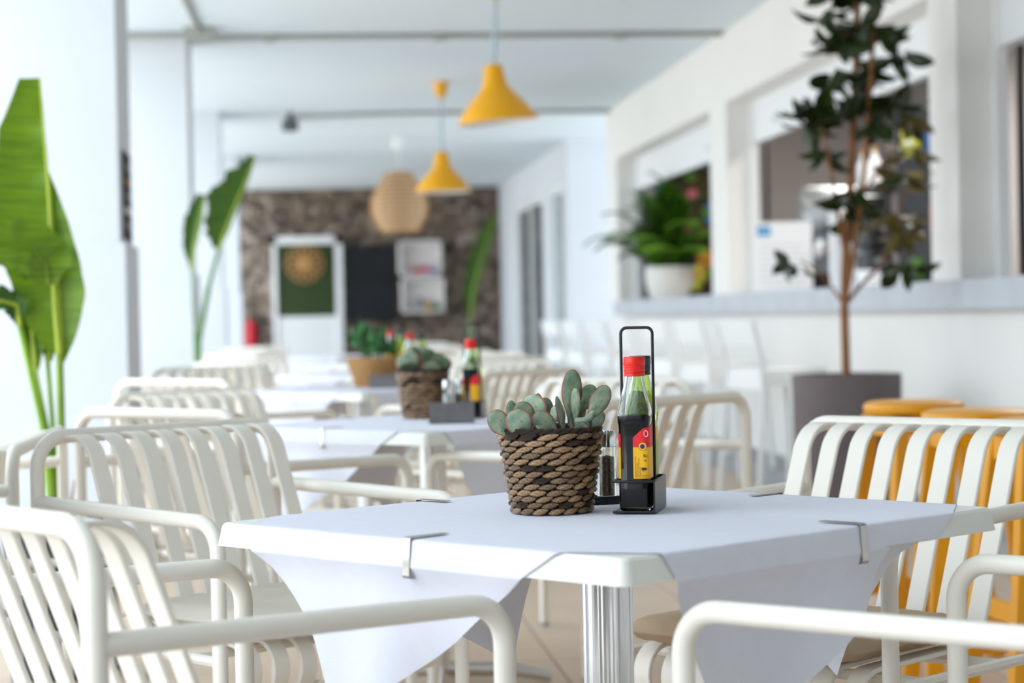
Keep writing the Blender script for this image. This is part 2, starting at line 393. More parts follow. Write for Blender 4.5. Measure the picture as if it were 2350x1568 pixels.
for q, (x, w, h, mt) in enumerate(((-.06,.12,.09,'crimson'),(.08,.13,.11,'pink'),(.20,.07,.07,'blue'))):
    t = thing('folded_cloth', 'folded %s cloth lying in the upper wall crate' % ['dark red','pink','blue'][q], 'cloth', (px(963)+x, BY-.24, pz(594,963)-.24))
    MB().box(-w/2, w/2, -.1, .1, 0, h*.5).obj('lower_fold', mt, t, smooth=False); MB().box(-w/2+.005, w/2-.005, -.095, .1, h*.5, h).obj('upper_fold', mt, t, smooth=False)
for q, (x, r, h, mt) in enumerate(((-.05,.06,.20,'plinth'),(.08,.07,.14,'wicker'),(.21,.06,.12,'herb'))):
    t = thing('jar', 'small %s jar standing in the lower wall crate' % ['grey','tan','green'][q], 'jar', (px(967)+x, BY-.24, pz(678,967)-.24))
    MB().lathe([(r*.8,0),(r,h*.2),(r,h*.7),(r*.6,h*.85)], 14).obj('body', mt, t); MB().lathe([(r*.65,h*.85),(r*.65,h)], 14).obj('lid', mt, t)
t = thing('fire_extinguisher', 'red fire extinguisher mounted at the left edge of the stone wall', 'fire extinguisher', (px(577), BY-.13, .57))
MB().lathe([(.001,0),(.085,.01),(.09,.04),(.09,.40),(.06,.47),(.03,.50)], 18).obj('cylinder', 'red_metal', t)
MB().lathe([(.03,.50),(.03,.55)], 10).box(-.02, .09, -.015, .015, .55, .575).obj('valve', 'black_box', t)
MB().tube([(.03,0,.54),(.10,0,.50),(.115,0,.30),(.11,0,.12)], .013, 8).obj('hose', 'black_box', t)

# ------------------------------------------------------------------ table, cloth, clips
TW = .40; TZ = .740; TH = .033
def tabletop():
    m = MB(); vs = []; rings = []
    for (h, z, r) in ((.396, 0, .012), (.400, -.004, .014), (.4055, -TH, .016), (.39, -TH, .012)):
        g = []
        for (sx, sy) in ((1,1),(-1,1),(-1,-1),(1,-1)):
            for k in range(6):
                a = math.atan2(sy, sx) - math.pi/4 + k*math.pi/10
                g.append((sx*(h-r)+r*math.cos(a), sy*(h-r)+r*math.sin(a), z))
        rings.append(g)
    n = len(rings[0]); fs = [tuple(range(n))]
    for i in range(3):
        for k in range(n): fs.append((i*n+k, i*n+(k+1)%n, (i+1)*n+(k+1)%n, (i+1)*n+k))
    fs.append(tuple(range(3*n, 4*n))[::-1])
    return m.add([p for g in rings for p in g], fs).mesh('table_top', 'resin_white', True, 25)
top_me = tabletop()
def flute(a, z): return 1 + .022*math.sin(a*36) * (1 if abs((a*2/math.pi) % 1 - .5) < .3 else .1)
col_me = MB().lathe([(.036,.03),(.036,TZ-TH)], 144, fn=flute).mesh('column', 'alu')
flange_me = MB().lathe([(.10,TZ-TH-.001),(.10,TZ-TH-.012),(.045,TZ-TH-.02)], 32).mesh('flange', 'alu')
foot_me = MB().tube(rpath([(.03,0,.045),(.20,0,.04),(.32,0,.018)], .1), [.022]*8+[.016], 10).mesh('foot', 'alu')
CA = R(31.35); CH = .495
def cloth_mesh(name, variant):
    bm = bmesh.new()
    def lines():
        a = [-.72 + k*.02 for k in range(16)]                       # -.72 .. -.42
        a += [-.4375, -.4355, -.4334, -.404, -.4015, -.399]
        a = sorted(set([round(q, 4) for q in a])); inner = [-.38 + k*.02 for k in range(39)]
        return a + inner + [-q for q in reversed(a)]
    L = lines(); n = len(L)
    vv = [[bm.verts.new((x, y, 0)) for y in L] for x in L]
    for i in range(n-1):
        for j in range(n-1): bm.faces.new((vv[i][j], vv[i+1][j], vv[i+1][j+1], vv[i][j+1]))
    for k in range(4):
        nx, ny = math.cos(CA+k*math.pi/2), math.sin(CA+k*math.pi/2)
        bmesh.ops.bisect_plane(bm, geom=bm.verts[:]+bm.edges[:]+bm.faces[:], plane_co=(nx*CH, ny*CH, 0), plane_no=(nx, ny, 0), clear_outer=True)
    if variant == 1:      # the right end of the front flap is tucked away under the top
        fs = [f for f in bm.faces if f.calc_center_median().y < -.4356]
        ge = list({v for f in fs for v in f.verts} | {e for f in fs for e in f.edges}) + fs
        bmesh.ops.bisect_plane(bm, geom=ge, plane_co=(.13, -.434, 0), plane_no=Vector((1, -.55, 0)).normalized(), clear_outer=True)
    def drop(o):      # overflow along the surface -> (outward, down)
        e = .0015
        if o <= 0: return 0, 0
        if o < .004: return o*.7, o*.7
        if o < .0355: return .0028+(o-.004)*.13, .0028+(o-.004)
        return .0069+e-min(.012, (o-.0355)*.45), .0343+(o-.0355)
    for v in bm.verts:
        x, y = v.co.x, v.co.y; ox, oy = abs(x)-TW, abs(y)-TW
        z = .0012 + .0005*math.sin(x*23+y*11)*math.sin(y*17)
        if ox > 0 and ox >= oy:
            o, dd = drop(ox); s = 1 if x > 0 else -1; hang = max(0, dd-.034)
            out = TW + o + .0015
            wav = hang*(.10*math.sin(y*14+1.0+s) + .05*math.sin(y*31))
            if s < 0 and variant == 1: wav -= hang*.16
            if s > 0 and variant == 1 and hang > 0: y += .055*min(1, hang/.05)
            if s < 0 and variant == 1 and y > 0: y -= .035*math.sin(math.pi*min(1, hang/.2))*min(1, y/.25)
            v.co = (s*(out+wav), y, z-dd)
        elif oy > 0:
            o, dd = drop(oy); s = 1 if y > 0 else -1; hang = max(0, dd-.034)
            out = TW + o + .0015; wav = hang*(.08*math.sin(x*13+2+s) + .04*math.sin(x*29))
            xx = x
            if s < 0 and variant == 1: wav -= hang*.07
            v.co = (xx, s*(out+wav), z-dd)
        else: v.co.z = z
    me = bpy.data.meshes.new(name); bm.to_mesh(me); bm.free()
    me.materials.append(MATS['cloth']); me.polygons.foreach_set('use_smooth', [True]*len(me.polygons))
    return me
cloth1 = cloth_mesh('tablecloth', 1); cloth2 = cloth_mesh('tablecloth', 0)
# steel clip: local x points out of the table edge
cp = rpath2([(-.062,.0038),(.0065,.0038),(.0105,-.050),(-.012,-.050),(-.022,-.040)], [.003,.004,.012])
clip_me = MB().strip(cp, .014, .0011, 0, .0003).mesh('clip', 'steel')
def table(c, th, name_label, cloth_label, cloth_me, clips, cliplabels):
    rz = R(90-th)
    t = thing('cafe_table', name_label, 'table', (c[0], c[1], 0), rz, 'square terrace tables')
    link('table_top', top_me, t, (0,0,TZ)); link('column', col_me, t); link('flange', flange_me, t)
    for k in range(4): link('foot', foot_me, t, rot=(0,0,k*math.pi/2+math.pi/4))
    k = link('tablecloth', cloth_me, None, (c[0], c[1], TZ), (0,0,rz))
    tag(k, cloth_label, 'tablecloth', 'white tablecloths')
    for (e, off), lb in zip(clips, cliplabels):
        a = rz + e*math.pi/2; p = Vector((TW*math.cos(a) - off*math.sin(a), TW*math.sin(a) + off*math.cos(a)))
        o = link('tablecloth_clip', clip_me, None, (c[0]+p.x, c[1]+p.y, TZ), (0,0,a-math.pi/2))
        tag(o, lb, 'clip', 'steel tablecloth clips')
    return t
T = [(.431,3.064), (.351,5.957), (.24,9.05), (.34,11.55), (.30,14.3), (.30,17.2)]
nm = ['nearest', 'second', 'third', 'fourth', 'fifth', 'farthest']
# edges: 0 = +x (right-far), 1 = +y (left-far), 2 = -x (near-left), 3 = -y (near-right)
table(T[0], 50.94, 'nearest square white table in focus on a fluted metal column', 'white cloth with a long hanging corner on the nearest table in focus', cloth1, ((2,.02),(3,.07),(1,.0),(0,.0)),
      ['steel clip gripping the front left edge of the nearest cloth, beneath the woven basket', 'steel clip gripping the front right edge of the nearest cloth', 'steel clip at the back left edge of the nearest cloth, seen edge-on', 'steel clip at the back right edge of the nearest cloth, by the slatted chair'])
table(T[1], 50, 'second square white table from the camera, carrying a brown basket and a grey block', 'white cloth on the second table, under the grey block', cloth2, ((2,.0),(1,0)),
      ['steel clip on the front edge of the second cloth, shining', 'steel clip at the back left edge of the second cloth'])
table(T[2], 47, 'third square white table from the camera, carrying the pale wicker basket', 'white cloth on the third table, under the pale wicker basket', cloth2, ((2,.0),), ['bright steel clip on the front edge of the third cloth'])
table(T[3], 52, 'fourth square white table from the camera, blurred', 'white cloth on the fourth table, blurred', cloth2, ((2,.0),), ['bright steel clip on the front edge of the fourth cloth'])
table(T[4], 48, 'fifth square white table from the camera, far back', 'white cloth on the fifth table, far back', cloth2, (), [])
table(T[5], 50, 'farthest square white table, in front of the stone wall', 'white cloth on the farthest table', cloth2, (), [])

# ------------------------------------------------------------------ slatted armchairs
HW, HL = .297, .290
def chair_meshes(hw, rz, nsl, pitch_, dp=0):
    d = {'dp': dp}; RL = HL+dp
    d['back_frame'] = MB().tube(rpath([(-hw,-RL,0),(-hw,-RL,rz),(hw,-RL,rz),(hw,-RL,0)], .062, 8), .0145, 14).mesh('back_frame', 'chair_white')
    d['armrest'] = [MB().tube(rpath([(s*hw,-RL+.008,.684),(s*hw,HL,.673),(s*hw,HL,0)], .055, 8), .0142, 14).mesh('armrest', 'chair_white') for s in (-1,1)]
    k = rz-.003
    p = rpath2([(-RL+.006,k),(-.205-dp,k+.006),(-.065-dp*.6,.452),(.292,.446),(.292,.345),(.215,.345)], [.068,.06,.05,.05], 7)
    d['slat'] = MB().strip(p, .038, .0085).mesh('slat', 'chair_white')
    d['side_rail'] = MB().tube([(0,-RL,.425),(0,HL,.425)], .010, 8).mesh('side_rail', 'chair_white')
    d['crossbar'] = MB().tube([(-hw,0,.425),(hw,0,.425)], .010, 8).mesh('crossbar', 'chair_white')
    d['glide'] = MB().lathe([(.0155,0),(.0155,.012)], 12).mesh('glide', 'plinth')
    d['off'] = [(i-(nsl-1)/2)*pitch_ for i in range(nsl)]; d['hw'] = hw
    return d
CM = chair_meshes(HW, .812, 8, .064); CW = chair_meshes(.47, .765, 13, .066); CD = chair_meshes(HW, .812, 8, .063, .05)
def chair(c, yaw, label, D=CM, name='slatted_armchair', group='white slatted armchairs'):
    t = thing(name, label, 'chair', (c[0], c[1], 0), R(-yaw), group)
    link('back_frame', D['back_frame'], t)
    for q in D['armrest']: link('armrest', q, t)
    for x in D['off']: link('slat', D['slat'], t, (x,0,0))
    for s in (-1,1): link('side_rail', D['side_rail'], t, (s*D['hw'],0,0))
    for y in (-.03,.20): link('crossbar', D['crossbar'], t, (0,y,0))
    for s in (-1,1):
        for y in (-HL-D['dp'],HL): link('glide', D['glide'], t, (s*D['hw'],y,0))
    return t
CH_A = (-.166, 2.735)
chair(CH_A, 55, 'white slatted armchair at the bottom left, seen from behind, its arm crossing the hanging cloth')
chair((.862, 2.502), -39.5, 'white slatted armchair at the bottom right, only its two arms in view', CD)
chair((.945, 3.70), -130, 'white slatted armchair with a tan cushion facing the nearest table, before the yellow stools')
chair((-.118, 4.22), 140.5, 'white slatted armchair with a cream cushion at the left of the nearest table, slats shaded')
chair((-.160, 5.46), 46, 'white slatted armchair at the second table, seen from behind beyond the cream cushion chair')
chair((.730, 5.50), -40, 'white slatted armchair at the second table, back seen just right of the bottles')
chair((-.168, 6.45), 134, 'white slatted armchair on the far left of the second table')
chair((.80, 6.60), -138, 'white slatted armchair on the far right of the second table, hidden behind the succulent')
chair((-.30, 8.22), 42, 'white slatted armchair at the near left of the third table')
chair((-.33, 9.85), 157, 'white slatted armchair at the far left of the third table, facing the camera')
chair((.72, 9.65), -136, 'white slatted armchair at the far right of the third table')
chair((.70, 8.52), -40, 'white slatted armchair at the near right of the third table')
chair((-.18, 11.15), 50, 'white slatted armchair at the near left of the fourth table')
chair((-.18, 12.2), 142, 'white slatted armchair at the far left of the fourth table')
chair((.86, 12.15), -134, 'white slatted armchair at the far right of the fourth table')
chair((.84, 10.95), -36, 'white slatted armchair at the near right of the fourth table, backing onto the bar')
for (x, y, a, lb) in ((-.25,13.9,50,'near left'),(-.2,14.95,140,'far left'),(.8,14.9,-136,'far right'),(.8,13.75,-40,'near right')):
    chair((x,y), a, 'white slatted armchair at the %s of the fifth table' % lb)
for (x, y, a, lb) in ((-.25,16.8,50,'near left'),(-.2,17.85,140,'far left'),(.8,17.8,-136,'far right'),(.8,16.65,-40,'near right')):
    chair((x,y), a, 'white slatted armchair at the %s of the farthest table' % lb)
chair((-.915, 5.05), -90, 'wide white slatted lounge chair at the left edge, turned away from the tables', CW, 'slatted_lounge_chair', 'lounge chairs')

def cushion(c, yaw, matn, label):
    n = 22; m = MB(); w, d, h = .245, .20, .029; vs = []; fs = []
    for sgn in (1, -1):
        for i in range(n+1):
            for j in range(n+1):
                u, v = -1+2*i/n, -1+2*j/n
                e = max(0, (1-abs(u)**9)*(1-abs(v)**9))**.33
                k = 1 - .05*(abs(u*v))**4
                wr = .0022*math.sin(u*26+v*5)*max(0, abs(v)-.35)
                vs.append((u*w*k, v*d*k, sgn*(h*e*(.75+.25*(1-u*u)*(1-v*v)) + wr*e)))
    N = (n+1)*(n+1)
    for s in (0, 1):
        for i in range(n):
            for j in range(n):
                a = s*N+i*(n+1)+j; f = (a, a+n+1, a+n+2, a+1); fs.append(f if s == 0 else f[::-1])
    m.add(vs, fs)
    f = Vector((math.sin(R(yaw)), math.cos(R(yaw))))
    t = thing('seat_cushion', label, 'cushion', (c[0]+f.x*.135, c[1]+f.y*.135, .482), R(-yaw), 'seat cushions')
    m.obj('pad', matn, t, angle=80)
    bd = [(w*.99*sx, d*.99*sy, 0) for sx, sy in ((-1,-1),(1,-1),(1,1),(-1,1),(-1,-1))]
    MB().tube(rpath(bd, .012, 4), .0035, 6).obj('piping', matn, t)
    for s in (-1, 1):
        MB().tube(rpath([(s*w*.95,-d*.95,0),(s*w*1.05,-d*1.12,-.012),(s*w*1.0,-d*1.3,-.03)], .02, 4), .004, 6).obj('tie', matn, t)
cushion((.945, 3.70), -130, 'tan', 'tan seat cushion on the slatted chair facing the nearest table')
cushion((-.118, 4.22), 140.5, 'cream', 'cream seat cushion on the slatted chair left of the nearest table')

# ------------------------------------------------------------------ woven baskets
def strand_mesh(name, L, H, D, m_):
    m = MB(); seg = 10; n = 9; vs = []; fs = []
    for i in range(n):
        u = -1+2*i/(n-1); p = max(0, 1-abs(u)**1.8)**.8
        for k in range(seg):
            a = 2*math.pi*k/seg
            vs.append((u*L/2, -math.cos(a)*D*(.2+.8*p)*.9 , math.sin(a)*H/2*(.18+.82*p)))
    for i in range(n-1):
        for k in range(seg): fs.append((i*seg+k, i*seg+(k+1)%seg, (i+1)*seg+(k+1)%seg, (i+1)*seg+k))
    return m.add(vs, fs).mesh(name, m_)
s_me = [strand_mesh('strand', 1, 1, 1, 'reed'), strand_mesh('strand', 1, 1, 1, 'reed_dark'), strand_mesh('strand', 1, 1, 1, 'wicker')]
rim_me = [strand_mesh('rim_strand', 1, 1, 1, 'reed_dark'), None, strand_mesh('rim_strand', 1, 1, 1, 'wicker')]
def basket(loc, r0, r1, h, label, kind=0, rows=13, n=16, rot=0, seed=1, core='basket_core', group='woven plant baskets'):
    t = thing('woven_basket', label, 'basket', loc, rot, group)
    MB().lathe([(.001,.004),(r0-.004,.003),(r1-.005,h-.003),(r1-.011,h-.003),(r0-.010,.012),(.001,.012)], 32).obj('core', core, t)
    MB().lathe([(.001,h-.016),(r1-.011,h-.014)], 24).obj('soil', 'soil', t)
    rr = random.Random(seed); dz = h/(rows+.6)
    wm = MB()
    for k in range(n*2):
        a = 2*math.pi*(k+.5)/(n*2)
        p0 = (r0-.001, .004); p1 = (r1-.001, h-.004)
        pts = [(math.cos(a)*(p0[0]+(p1[0]-p0[0])*q), math.sin(a)*(p0[0]+(p1[0]-p0[0])*q), p0[1]+(p1[1]-p0[1])*q) for q in (0,.5,1)]
        wm.tube(pts, .0016, 5)
    wm.obj('stakes', 'reed_dark' if kind == 0 else 'wicker', t)
    for i in range(rows):
        z = dz*(i+.55); r = r0+(r1-r0)*z/h; L = 2*math.pi*r/n
        for k in range(n):
            a = 2*math.pi*(k+.5*(i%2)+.13*i+rr.uniform(-.05,.05))/n
            me = s_me[kind] if kind == 2 else s_me[1 if rr.random() < .12 else 0]
            rad = Vector((math.cos(a), math.sin(a), 0)); tan = Vector((-math.sin(a), math.cos(a), 0)); zz = Vector((0,0,1))
            tilt = R(9 + rr.uniform(-5,5))
            tx = tan*math.cos(tilt)+zz*math.sin(tilt); tz = zz*math.cos(tilt)-tan*math.sin(tilt)
            mx = Matrix((tx*L*1.10, -rad*.0058*rr.uniform(.85,1.2), tz*dz*1.02*rr.uniform(.92,1.08))).transposed().to_4x4(); mx.translation = rad*(r+.0005)+zz*z
            link('strand', me, t, mw=mx)
    nr = n+16; z = h-.001; L = 2*math.pi*r1/nr
    for k in range(nr):
        a = 2*math.pi*k/nr
        rad = Vector((math.cos(a), math.sin(a), 0)); tan = Vector((-math.sin(a), math.cos(a), 0)); zz = Vector((0,0,1)); tilt = R(16)
        tx = tan*math.cos(tilt)+zz*math.sin(tilt); tz = zz*math.cos(tilt)-tan*math.sin(tilt)
        mx = Matrix((tx*L*1.8, -rad*.0035, tz*.0062)).transposed().to_4x4(); mx.translation = rad*(r1-.001)+zz*z
        link('rim_strand', rim_me[kind], t, mw=mx)
    return t

# succulent leaf: paddle, base at origin, length 1 up z, face -y
def paddle(name, m_, wb=.22, bow=.12, thick=.055):
    n, q = 14, 9; m = MB(); vs = []; fs = []; att = []
    for sgn in (-1, 1):
        for i in range(n+1):
            t = 1-(1-i/n)**1.7
            q_ = min(1, t/.58); q_ = q_*q_*(3-2*q_)
            hw = (wb+(1-wb)*q_) if t < .58 else max(.03, max(0, 1-((t-.58)/.42)**2.3)**.5)
            for j in range(q+1):
                u = -1+2*j/q
                th = thick*max(0, 1-abs(u)**2.2)**.5*(.55+.45*(1-t))*min(1, (1-t)*9+.05)
                y = bow*(t*t) - .10*(1-u*u)*hw*.5
                vs.append((u*hw*.5, y+sgn*th, t)); att.append(max(abs(u)**1.0, max(0, (t-.86)/.14)*.999 if t > .86 else 0))
    N = (n+1)*(q+1)
    for s in (0, 1):
        for i in range(n):
            for j in range(q):
                a = s*N+i*(q+1)+j; f = (a, a+1, a+q+2, a+q+1); fs.append(f if s == 0 else f[::-1])
    for i in range(n):
        for j in (0, q):
            a = i*(q+1)+j; fs.append((a, a+q+1, N+a+q+1, N+a))
    for j in range(q): a = n*(q+1)+j; fs.append((a, a+1, N+a+1, N+a))
    m.add(vs, fs); m.att = att
    return m.mesh(name, m_, angle=75)
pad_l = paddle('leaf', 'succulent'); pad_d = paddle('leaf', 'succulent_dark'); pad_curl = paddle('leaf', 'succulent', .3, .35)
def leaf_place(t, me, base, tip, width, turn=0, lean=0):
    """base/tip in the plant's own frame (x across, y away, z up); turn twists the face about the leaf axis"""
    b, e = Vector(base), Vector(tip); ax = e-b; L = ax.length; z = ax.normalized()
    y = Vector((0,1,0)); y = (y - z*y.dot(z)).normalized(); x = y.cross(z)
    q = Matrix.Rotation(R(turn), 3, z); x = q @ x; y = q @ y
    mx = Matrix((x*width, y*L*.55, z*L)).transposed().to_4x4(); mx.translation = b
    return link('leaf', me, t, mw=mx)
# first basket, in focus
BX = (.358, 3.115)
basket((BX[0], BX[1], TZ+.002), .0565, .0755, .124, 'dark brown woven reed basket on the nearest table, in focus', 0, 13, 16, 0, 3)
suc = thing('succulent', 'grey-green succulent with red leaf margins in the basket in focus', 'plant', (BX[0], BX[1], TZ+.002), R(-5.6))
sc = 3.11/4868/3.135           # metres per pixel of the close-up used to lay the leaves out
def sp_(u, v, dy): return ((u-590)*sc, dy, .112+(835-v)*sc)
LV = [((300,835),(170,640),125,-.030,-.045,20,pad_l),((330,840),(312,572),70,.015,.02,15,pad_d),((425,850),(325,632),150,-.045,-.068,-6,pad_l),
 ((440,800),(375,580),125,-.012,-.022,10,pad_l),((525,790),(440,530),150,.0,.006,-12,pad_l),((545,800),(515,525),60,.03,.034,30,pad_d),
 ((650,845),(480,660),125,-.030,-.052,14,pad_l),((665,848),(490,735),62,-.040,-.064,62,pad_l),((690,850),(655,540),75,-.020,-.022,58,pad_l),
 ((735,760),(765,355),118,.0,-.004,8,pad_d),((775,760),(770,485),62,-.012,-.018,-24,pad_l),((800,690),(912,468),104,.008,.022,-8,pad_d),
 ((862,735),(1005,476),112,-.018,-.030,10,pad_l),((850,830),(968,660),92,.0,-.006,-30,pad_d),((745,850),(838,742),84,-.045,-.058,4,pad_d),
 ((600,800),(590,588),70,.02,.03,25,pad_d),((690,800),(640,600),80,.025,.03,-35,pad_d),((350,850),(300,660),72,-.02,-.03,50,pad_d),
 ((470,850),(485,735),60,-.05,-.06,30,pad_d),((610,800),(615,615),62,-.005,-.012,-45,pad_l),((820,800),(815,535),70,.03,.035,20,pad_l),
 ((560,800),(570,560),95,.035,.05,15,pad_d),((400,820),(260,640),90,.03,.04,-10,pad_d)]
for (b, e, w, d0, d1, tw, me) in LV: leaf_place(suc, me, sp_(b[0],b[1],d0), sp_(e[0],e[1],d1), w*sc*1.3, tw)
for (b, e) in (((740,860),(742,700)),((790,830),(800,660)),((430,860),(450,780)),((620,870),(600,790)),((690,870),(690,800)),((830,860),(880,725))):
    p0, p1 = sp_(b[0],b[1],-.005), sp_(e[0],e[1],0)
    MB().tube([p0, tuple((p0[i]+p1[i])/2+(.002 if i == 0 else 0) for i in range(3)), p1], [.0045,.004,.0035], 8).obj('stem', 'succulent_stem', suc)
MB().tube(rpath([sp_(770,725,-.03), sp_(830,722,-.032), sp_(880,695,-.026), sp_(905,650,-.02)], .01, 4), [.0055]*2+[.005]*8+[.004]*2, 8).obj('petiole', 'succulent', suc)
# second basket
B2 = (.338, 6.16)
basket((B2[0], B2[1], TZ+.002), .0565, .0755, .14, 'dark brown woven reed basket on the second table, beside the grey block', 0, 13, 16, .4, 8)
suc2 = thing('succulent', 'dark grey-green succulent in the brown basket on the second table', 'plant', (B2[0], B2[1], TZ+.002), R(-5))
r2 = random.Random(21)
for k, (x, z, w, tw, me) in enumerate(((-.055,.045,.055,10,pad_l),(-.035,.06,.05,-15,pad_l),(-.012,.05,.06,5,pad_d),(.012,.035,.07,0,pad_l),(.02,.06,.05,25,pad_d),(.045,.05,.06,-10,pad_d),(.062,.035,.055,15,pad_d),(-.045,.02,.06,-20,pad_d),(.03,.02,.06,8,pad_l),(-.02,.07,.04,30,pad_d),(.0,.07,.045,-30,pad_d))):
    leaf_place(suc2, me, (x*.6, r2.uniform(-.02,.02), .115), (x*1.1, r2.uniform(-.05,.02), .14+z), w, tw)
# pale basket with herbs on the third table
B3 = (.29, 9.12)
basket((B3[0], B3[1], TZ+.002), .075, .115, .125, 'pale wicker basket on the third table', 2, 11, 20, .2, 5, 'wicker')
hb = thing('herb_plant', 'bushy bright green herb growing in the pale wicker basket', 'plant', (B3[0], B3[1], TZ+.002))
def leaf_mesh(name, m_, w=.35, bow=.15, fold=.1):
    n = 7; vs = []; fs = []; m = MB()
    for i in range(n+1):
        t = i/n; hw = w/2*math.sin(math.pi*min(1, t*.97+.03))**.75
        for u in (-1, -.5, 0, .5, 1): vs.append((u*hw, bow*t*t - fold*abs(u)*hw, t))
    for i in range(n):
        for j in range(4): a = i*5+j; fs.append((a, a+1, a+6, a+5))
    m.add(vs, fs); k = len(vs)
    m.add([(x, y+.012, z) for x, y, z in vs], [f[::-1] for f in fs])
    return m.mesh(name, m_, angle=70)
herb_leaf = leaf_mesh('leaf', 'herb', .5)
for k in range(150):
    a = r2.random()*6.283; q = r2.random()**.5; el = r2.uniform(.1, 1.3)
    x, y = math.cos(a)*q*.10, math.sin(a)*q*.10; hgt = .11+.13*(1-q*q*.7)*r2.uniform(.3, 1.1) + (.05 if x < -.05 else 0)
    mx = Euler((el*r2.choice((1,-1)), 0, r2.random()*6.28)).to_matrix().to_4x4() @ Matrix.Scale(r2.uniform(.035,.06), 4); mx.translation = (x, y, hgt)
    link('leaf', herb_leaf, hb, mw=mx)
for k in range(10):
    a = k*.63; MB().tube([(math.cos(a)*.02, math.sin(a)*.02, .10), (math.cos(a)*.06, math.sin(a)*.06, .22)], .003, 5).obj('stem', 'stem_dark', hb)

# ------------------------------------------------------------------ cruet sets
def sq(n):   # superellipse radius factor
    return lambda a: (abs(math.cos(a))**n + abs(math.sin(a))**n)**(-1/n)
def bottle_shell(prof, seg=48):
    """prof: (half-width, z, squareness)"""
    m = MB(); vs = []; fs = []
    for (r, z, n) in prof:
        f = sq(n)
        for k in range(seg):
            a = 2*math.pi*(k+.5)/seg; q = r*f(a); vs.append((q*math.cos(a), q*math.sin(a), z))
    for i in range(len(prof)-1):
        for k in range(seg): fs.append((i*seg+k, i*seg+(k+1)%seg, (i+1)*seg+(k+1)%seg, (i+1)*seg+k))
    fs.append(tuple(range(seg))[::-1]); fs.append(tuple(range((len(prof)-1)*seg, len(prof)*seg)))
    return m.add(vs, fs)
outer = [(.019,0,4),(.0225,.002,5),(.0235,.006,6),(.0235,.045,6),(.0228,.050,6),(.0228,.125,6),(.0238,.130,6),(.0245,.138,5),(.024,.148,4),(.021,.162,3),(.017,.178,2.4),(.0145,.190,2),(.0135,.198,2),(.0135,.214,2)]
inner = [(r-.0022, z, n) for (r, z, n) in outer[1:]]; inner[0] = (.019,.007,4); inner[-1] = (.0113,.213,2)
def shell_mesh(m_):
    m = bottle_shell(outer); seg = 48; a = len(outer)-1
    top_o = [a*seg+k for k in range(seg)]
    m.f = m.f[:-1]; m.mi = m.mi[:-1]
    o = len(m.v); vs = []
    for (r, z, n) in inner:
        f = sq(n)
        for k in range(seg):
            an = 2*math.pi*(k+.5)/seg; q = r*f(an); vs.append((q*math.cos(an), q*math.sin(an), z))
    fs = [];
    for i in range(len(inner)-1):
        for k in range(seg): fs.append((i*seg+k, (i+1)*seg+k, (i+1)*seg+(k+1)%seg, i*seg+(k+1)%seg))
    fs.append(tuple(range(seg)))
    m.add(vs, fs); b = o+(len(inner)-1)*seg
    for k in range(seg): m.f.append((top_o[k], top_o[(k+1)%seg], b+(k+1)%seg, b+k)); m.mi.append(0)
    return m
def liquid_mesh(zmax, name, m_):
    pr = [(r+.0006, z, n) for (r, z, n) in inner if z < zmax]; pr[0] = (pr[0][0], pr[0][1]+.0003, 4)
    l = [q for q in inner if q[1] >= zmax][0]; pr.append((l[0]+.0006 if l[0] < pr[-1][0] else pr[-1][0], zmax, pr[-1][2]))
    return bottle_shell(pr).mesh(name, m_)
glass_me = shell_mesh('glass').mesh('glass', 'glass', angle=50); glassg_me = shell_mesh('glass').mesh('glass', 'glass_green', angle=50)
vin_me = liquid_mesh(.1385, 'vinegar', 'vinegar'); oil_me = liquid_mesh(.172, 'oil', 'oil')
def knurl(a, z): return 1 + (.012*math.sin(a*30) if z > .2135 else 0)
cap_prof = [(.0150,.196),(.0158,.1965),(.0158,.200),(.0150,.2008),(.0150,.2018),(.0160,.2025),(.0156,.205),(.0163,.2063),(.0156,.208),(.0163,.2095),(.0157,.211),(.0163,.2125),(.0163,.2220),(.0155,.2245),(.0,.2250)]
cap_r = MB().lathe(cap_prof, 60, fn=knurl).mesh('cap', 'cap_red'); cap_d = MB().lathe(cap_prof, 60, fn=knurl).mesh('cap', 'cap_dark')
def label_band(a0, a1, z0, z1a, z1b, off=.0006, n=24, m_='label_red', name='label'):
    """piece of paper wrapped on the bottle between two angles; its top edge runs from z1a to z1b"""
    f = sq(6); vs = []; fs = []
    for i in range(n+1):
        a = a0+(a1-a0)*i/n; q = (.0228+off)*f(a)
        zt = z1a+(z1b-z1a)*i/n
        vs += [(q*math.cos(a), q*math.sin(a), z0), (q*math.cos(a), q*math.sin(a), zt)]
    for i in range(n): fs.append((i*2, i*2+2, i*2+3, i*2+1))
    return MB().add(vs, fs).mesh(name, m_, angle=60)
def text(body, size, parent, loc, rot, m_, name='lettering'):
    c = bpy.data.curves.new(name, 'FONT'); c.body = body; c.size = size; c.extrude = .00008; c.align_x = 'LEFT'
    c.materials.append(MATS[m_]); tmp = bpy.data.objects.new('tmp', c); COL.objects.link(tmp)
    me = bpy.data.meshes.new_from_object(tmp.evaluated_get(bpy.context.evaluated_depsgraph_get())); bpy.data.objects.remove(tmp)
    return link(name, me, parent, loc, rot)
FA = -math.pi/2      # the face turned to the viewer looks down local -y
lab = [label_band(FA-.02, FA+2.45, .0475, .093, .093, .0006, 40, 'label_yellow', 'yellow_label'),
       label_band(FA-.02, FA+.62, .093, .107, .1215, .0006, 16, 'label_red', 'red_label'), label_band(FA+.62, FA+2.45, .093, .1215, .127, .0006, 30, 'label_red', 'red_label'),
       label_band(FA-1.42, FA-.70, .0475, .093, .093, .0006, 12, 'label_yellow', 'yellow_label'), label_band(FA-1.42, FA-.70, .093, .113, .113, .0006, 12, 'label_red', 'red_label')]
